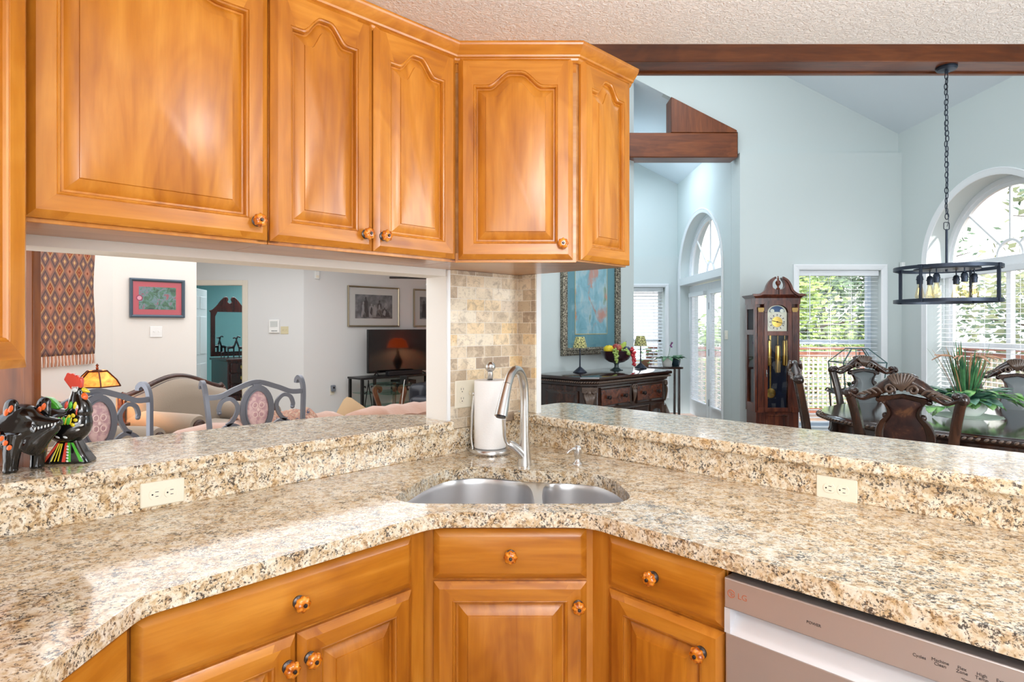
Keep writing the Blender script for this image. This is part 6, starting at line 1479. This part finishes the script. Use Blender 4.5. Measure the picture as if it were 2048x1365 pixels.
def hoop(z, nm):
    m = MB(); c = [(RD*cos(2*PI*i/72), RD*sin(2*PI*i/72), z) for i in range(72)]
    m.sweep(c, [(.004,.011),(-.004,.011),(-.004,-.011),(.004,-.011)], closed=True); return m.build(nm, PBK, pn, smooth=40)
hoop(1.822, 'hoop'); hoop(1.604, 'hoop')
for k in range(4):
    a = R(90*k+16); c, s_ = cos(a), sin(a); m = MB(); m.box(-.010,.010,-.006,.006,1.60,1.826, TR(RD*c,RD*s_,0,a)); m.box(-.016,.012,-.014,.014,1.592,1.616, TR(RD*c,RD*s_,0,a)); m.box(-.016,.012,-.014,.014,1.810,1.834, TR(RD*c,RD*s_,0,a)); m.build('upright', PBK, pn, bevel=.001)
m = MB(); m.lathe([(.185,1.812),(.188,1.818),(.185,1.824),(.002,1.826)], 48); 
for k in range(2): a = R(90*k+16); m.bar((RD*cos(a),RD*sin(a),1.822),(-RD*cos(a),-RD*sin(a),1.822),.012,.006)
m.build('lamp_plate', PBK, pn, smooth=40)
FIL = Mat('filament', srgb(255,190,90), emit=srgb(255,190,100), es=6).m
for k in range(6):
    a = R(60*k+22); c, s_ = .150*cos(a), .150*sin(a)
    so = MB().lathe([(.004,1.815),(.004,1.785),(.012,1.782),(.019,1.772),(.020,1.758),(.022,1.757),(.022,1.750),(.019,1.749),(.018,1.722)], 18, c=(c,s_,0)).build('socket', PBK, pn, smooth=40)
    bu = MB().lathe([(.013,1.722),(.015,1.705),(.024,1.665),(.0285,1.645),(.027,1.632),(.018,1.621),(.002,1.618)], 20, c=(c,s_,0)).build('bulb', GLASS_A, so, smooth=70)
    m = MB()
    for q in range(5): b = 2*PI*q/5; m.tube([(c+.003*cos(b),s_+.003*sin(b),1.712),(c+.010*cos(b),s_+.010*sin(b),1.650)], .0008, 4)
    m.build('filament', FIL, so)
# ================================================================== outside: ground, deck, railing, trees
GRASS = painted('lawn', srgb(104,96,70), .3, 4)
struct(MB().slab([(5.2,-20),(60,-20),(60,60),(-20,60),(-20,13.2),(1.2,13.2),(1.2,11.2),(5.2,11.2)], -1.75, -1.7).build('ground', GRASS))
DECK = wood('weathered_deck', srgb(120,96,78), srgb(150,124,104), srgb(176,152,132), 'x', rough=.7, coat=0)
struct(MB().slab([(5.12,1.5),(8.2,1.5),(8.2,11.9),(2.2,11.9),(2.2,10.82),(5.12,7.95)], -.22, -.14).build('floor_deck', DECK))
REDW = wood('redwood_rail', srgb(110,64,48), srgb(150,94,72), srgb(176,120,94), 'x', rough=.7, coat=0)
LAT = plain('pale_lattice_wood', srgb(206,188,166), .8)
def railing(label, a, b, z0=-.14, z1=1.04, lattice=True):
    a = Vector(a); b = Vector(b); L = (b-a).length; rz_ = math.atan2(b.y-a.y, b.x-a.x)
    t = thing('deck_railing', label, 'railing', (a.x, a.y, 0), rz_)
    MB().box(0, L, -.07, .07, z1, z1+.045).build('cap_rail', REDW, t, bevel=.005)
    MB().box(0, L, -.02, .02, z1-.12, z1-.03).build('top_rail', REDW, t); MB().box(0, L, -.02, .02, z0+.06, z0+.15).build('bottom_rail', REDW, t)
    n = max(1, round(L/1.8))
    for i in range(n+1): MB().box(L*i/n-.045, L*i/n+.045, -.045, .045, z0, z1).build('post', REDW, t)
    m = MB(); x = .08
    while x < L-.06: m.box(x-.016, x+.016, -.008, .002, z0+.15, z1-.1); x += .085 if lattice else .12
    if lattice:
        z = z0+.2
        while z < z1-.12: m.box(0, L, .002, .012, z-.016, z+.016); z += .085
    m.build('lattice', LAT, t, smooth=0); return t
railing('lattice deck railing outside the tall window', (2.4, 10.9), (8.0, 10.9))
railing('slatted deck railing outside the large arched window', (8.0, 10.8), (8.0, 1.6), lattice=False)
BARK = painted('bark', srgb(92,76,62), .6, 20)
def foliage_mat(name, a, b): 
    m = Mat(name, a, .7); m.b.inputs['Subsurface Weight'].default_value = 0.0
    m.col(m.ramp(m.noise(m.coord(), 1.6, 4), [(.35, a), (.65, b)])); return m.m
F1 = foliage_mat('spring_foliage', srgb(110,136,70), srgb(180,200,116)); F2 = foliage_mat('dark_evergreen', srgb(86,108,84), srgb(140,160,118)); F3 = foliage_mat('olive_foliage', srgb(128,134,92), srgb(186,186,136))
def tree(label, x, y, h, crown, mat, z0=-1.7, n=1500, base=.25, seed=1, leafs=.16):
    r_ = random.Random(seed); t = thing('tree', label, 'tree', (x, y, z0)); tr = MB()
    tr.tube(spline([(0,0,0),(.1,0,h*.3),(-.1,.1,h*.65),(0,0,h*.95)],5), [.16,.13,.09,.03], 10)
    for k in range(9):
        a = k*2.4; z = h*(base+.07*k); tr.tube(spline([(0,0,z),(crown*.45*cos(a),crown*.45*sin(a),z+h*.08),(crown*.85*cos(a),crown*.85*sin(a),z+h*.12)],4), [.05,.03,.01], 6)
    tr.build('trunk', BARK, t, smooth=60); m = MB()
    cl = []
    for k in range(60):
        u = r_.random(); a = r_.uniform(0,6.28); rr = crown*(1-.75*max(0,(u-.35)/.65))*math.sqrt(r_.uniform(.15,1)); cl.append((rr*cos(a), rr*sin(a), h*(base+(1-base)*u)))
    for k in range(n*3):
        c = cl[k % len(cl)]; p = Vector((c[0]+r_.gauss(0,crown*.16), c[1]+r_.gauss(0,crown*.16), c[2]+r_.gauss(0,crown*.12)))
        d_ = Vector((r_.uniform(-1,1), r_.uniform(-1,1), r_.uniform(-.6,.6))).normalized(); s_ = d_.orthogonal().normalized(); L = .48*leafs*r_.uniform(.6,1.4)
        o = len(m.v); m.v += [tuple(p-d_*L), tuple(p+s_*L*.5), tuple(p+d_*L), tuple(p-s_*L*.5)]; m.f.append((o,o+1,o+2,o+3)); m.m.append(0)
    m.build('foliage', mat, t, smooth=0); return t
tree('light green tree beyond the deck, seen low in the tall window', 7.0, 16.5, 4.6, 2.3, F1, seed=2, n=2400, leafs=.2)
tree('dark evergreen beyond the deck, at the centre of the tall window', 9.6, 19.0, 6.4, 2.6, F2, seed=3, n=2200, leafs=.22)
tree('tall evergreen far behind the deck at the edge of the tall window', 12.6, 20.5, 7.6, 2.4, F2, seed=4, n=2000, leafs=.22)
tree('olive tree outside the large arched window, behind the pendant', 13.5, 13.5, 7.6, 3.0, F3, seed=5, n=2600, leafs=.24)
tree('spreading tree outside the large arched window at the frame edge', 15.5, 11.0, 9.0, 3.6, F3, seed=6, n=2800, leafs=.26)
tree('low shrub outside the French doors', 6.6, 13.6, 2.6, 1.2, F1, seed=8, n=900, base=.1, leafs=.12)
tree('distant dark tree far beyond the large arched window', 19.5, 18.5, 9.5, 4.2, F2, seed=9, n=2400, leafs=.32)
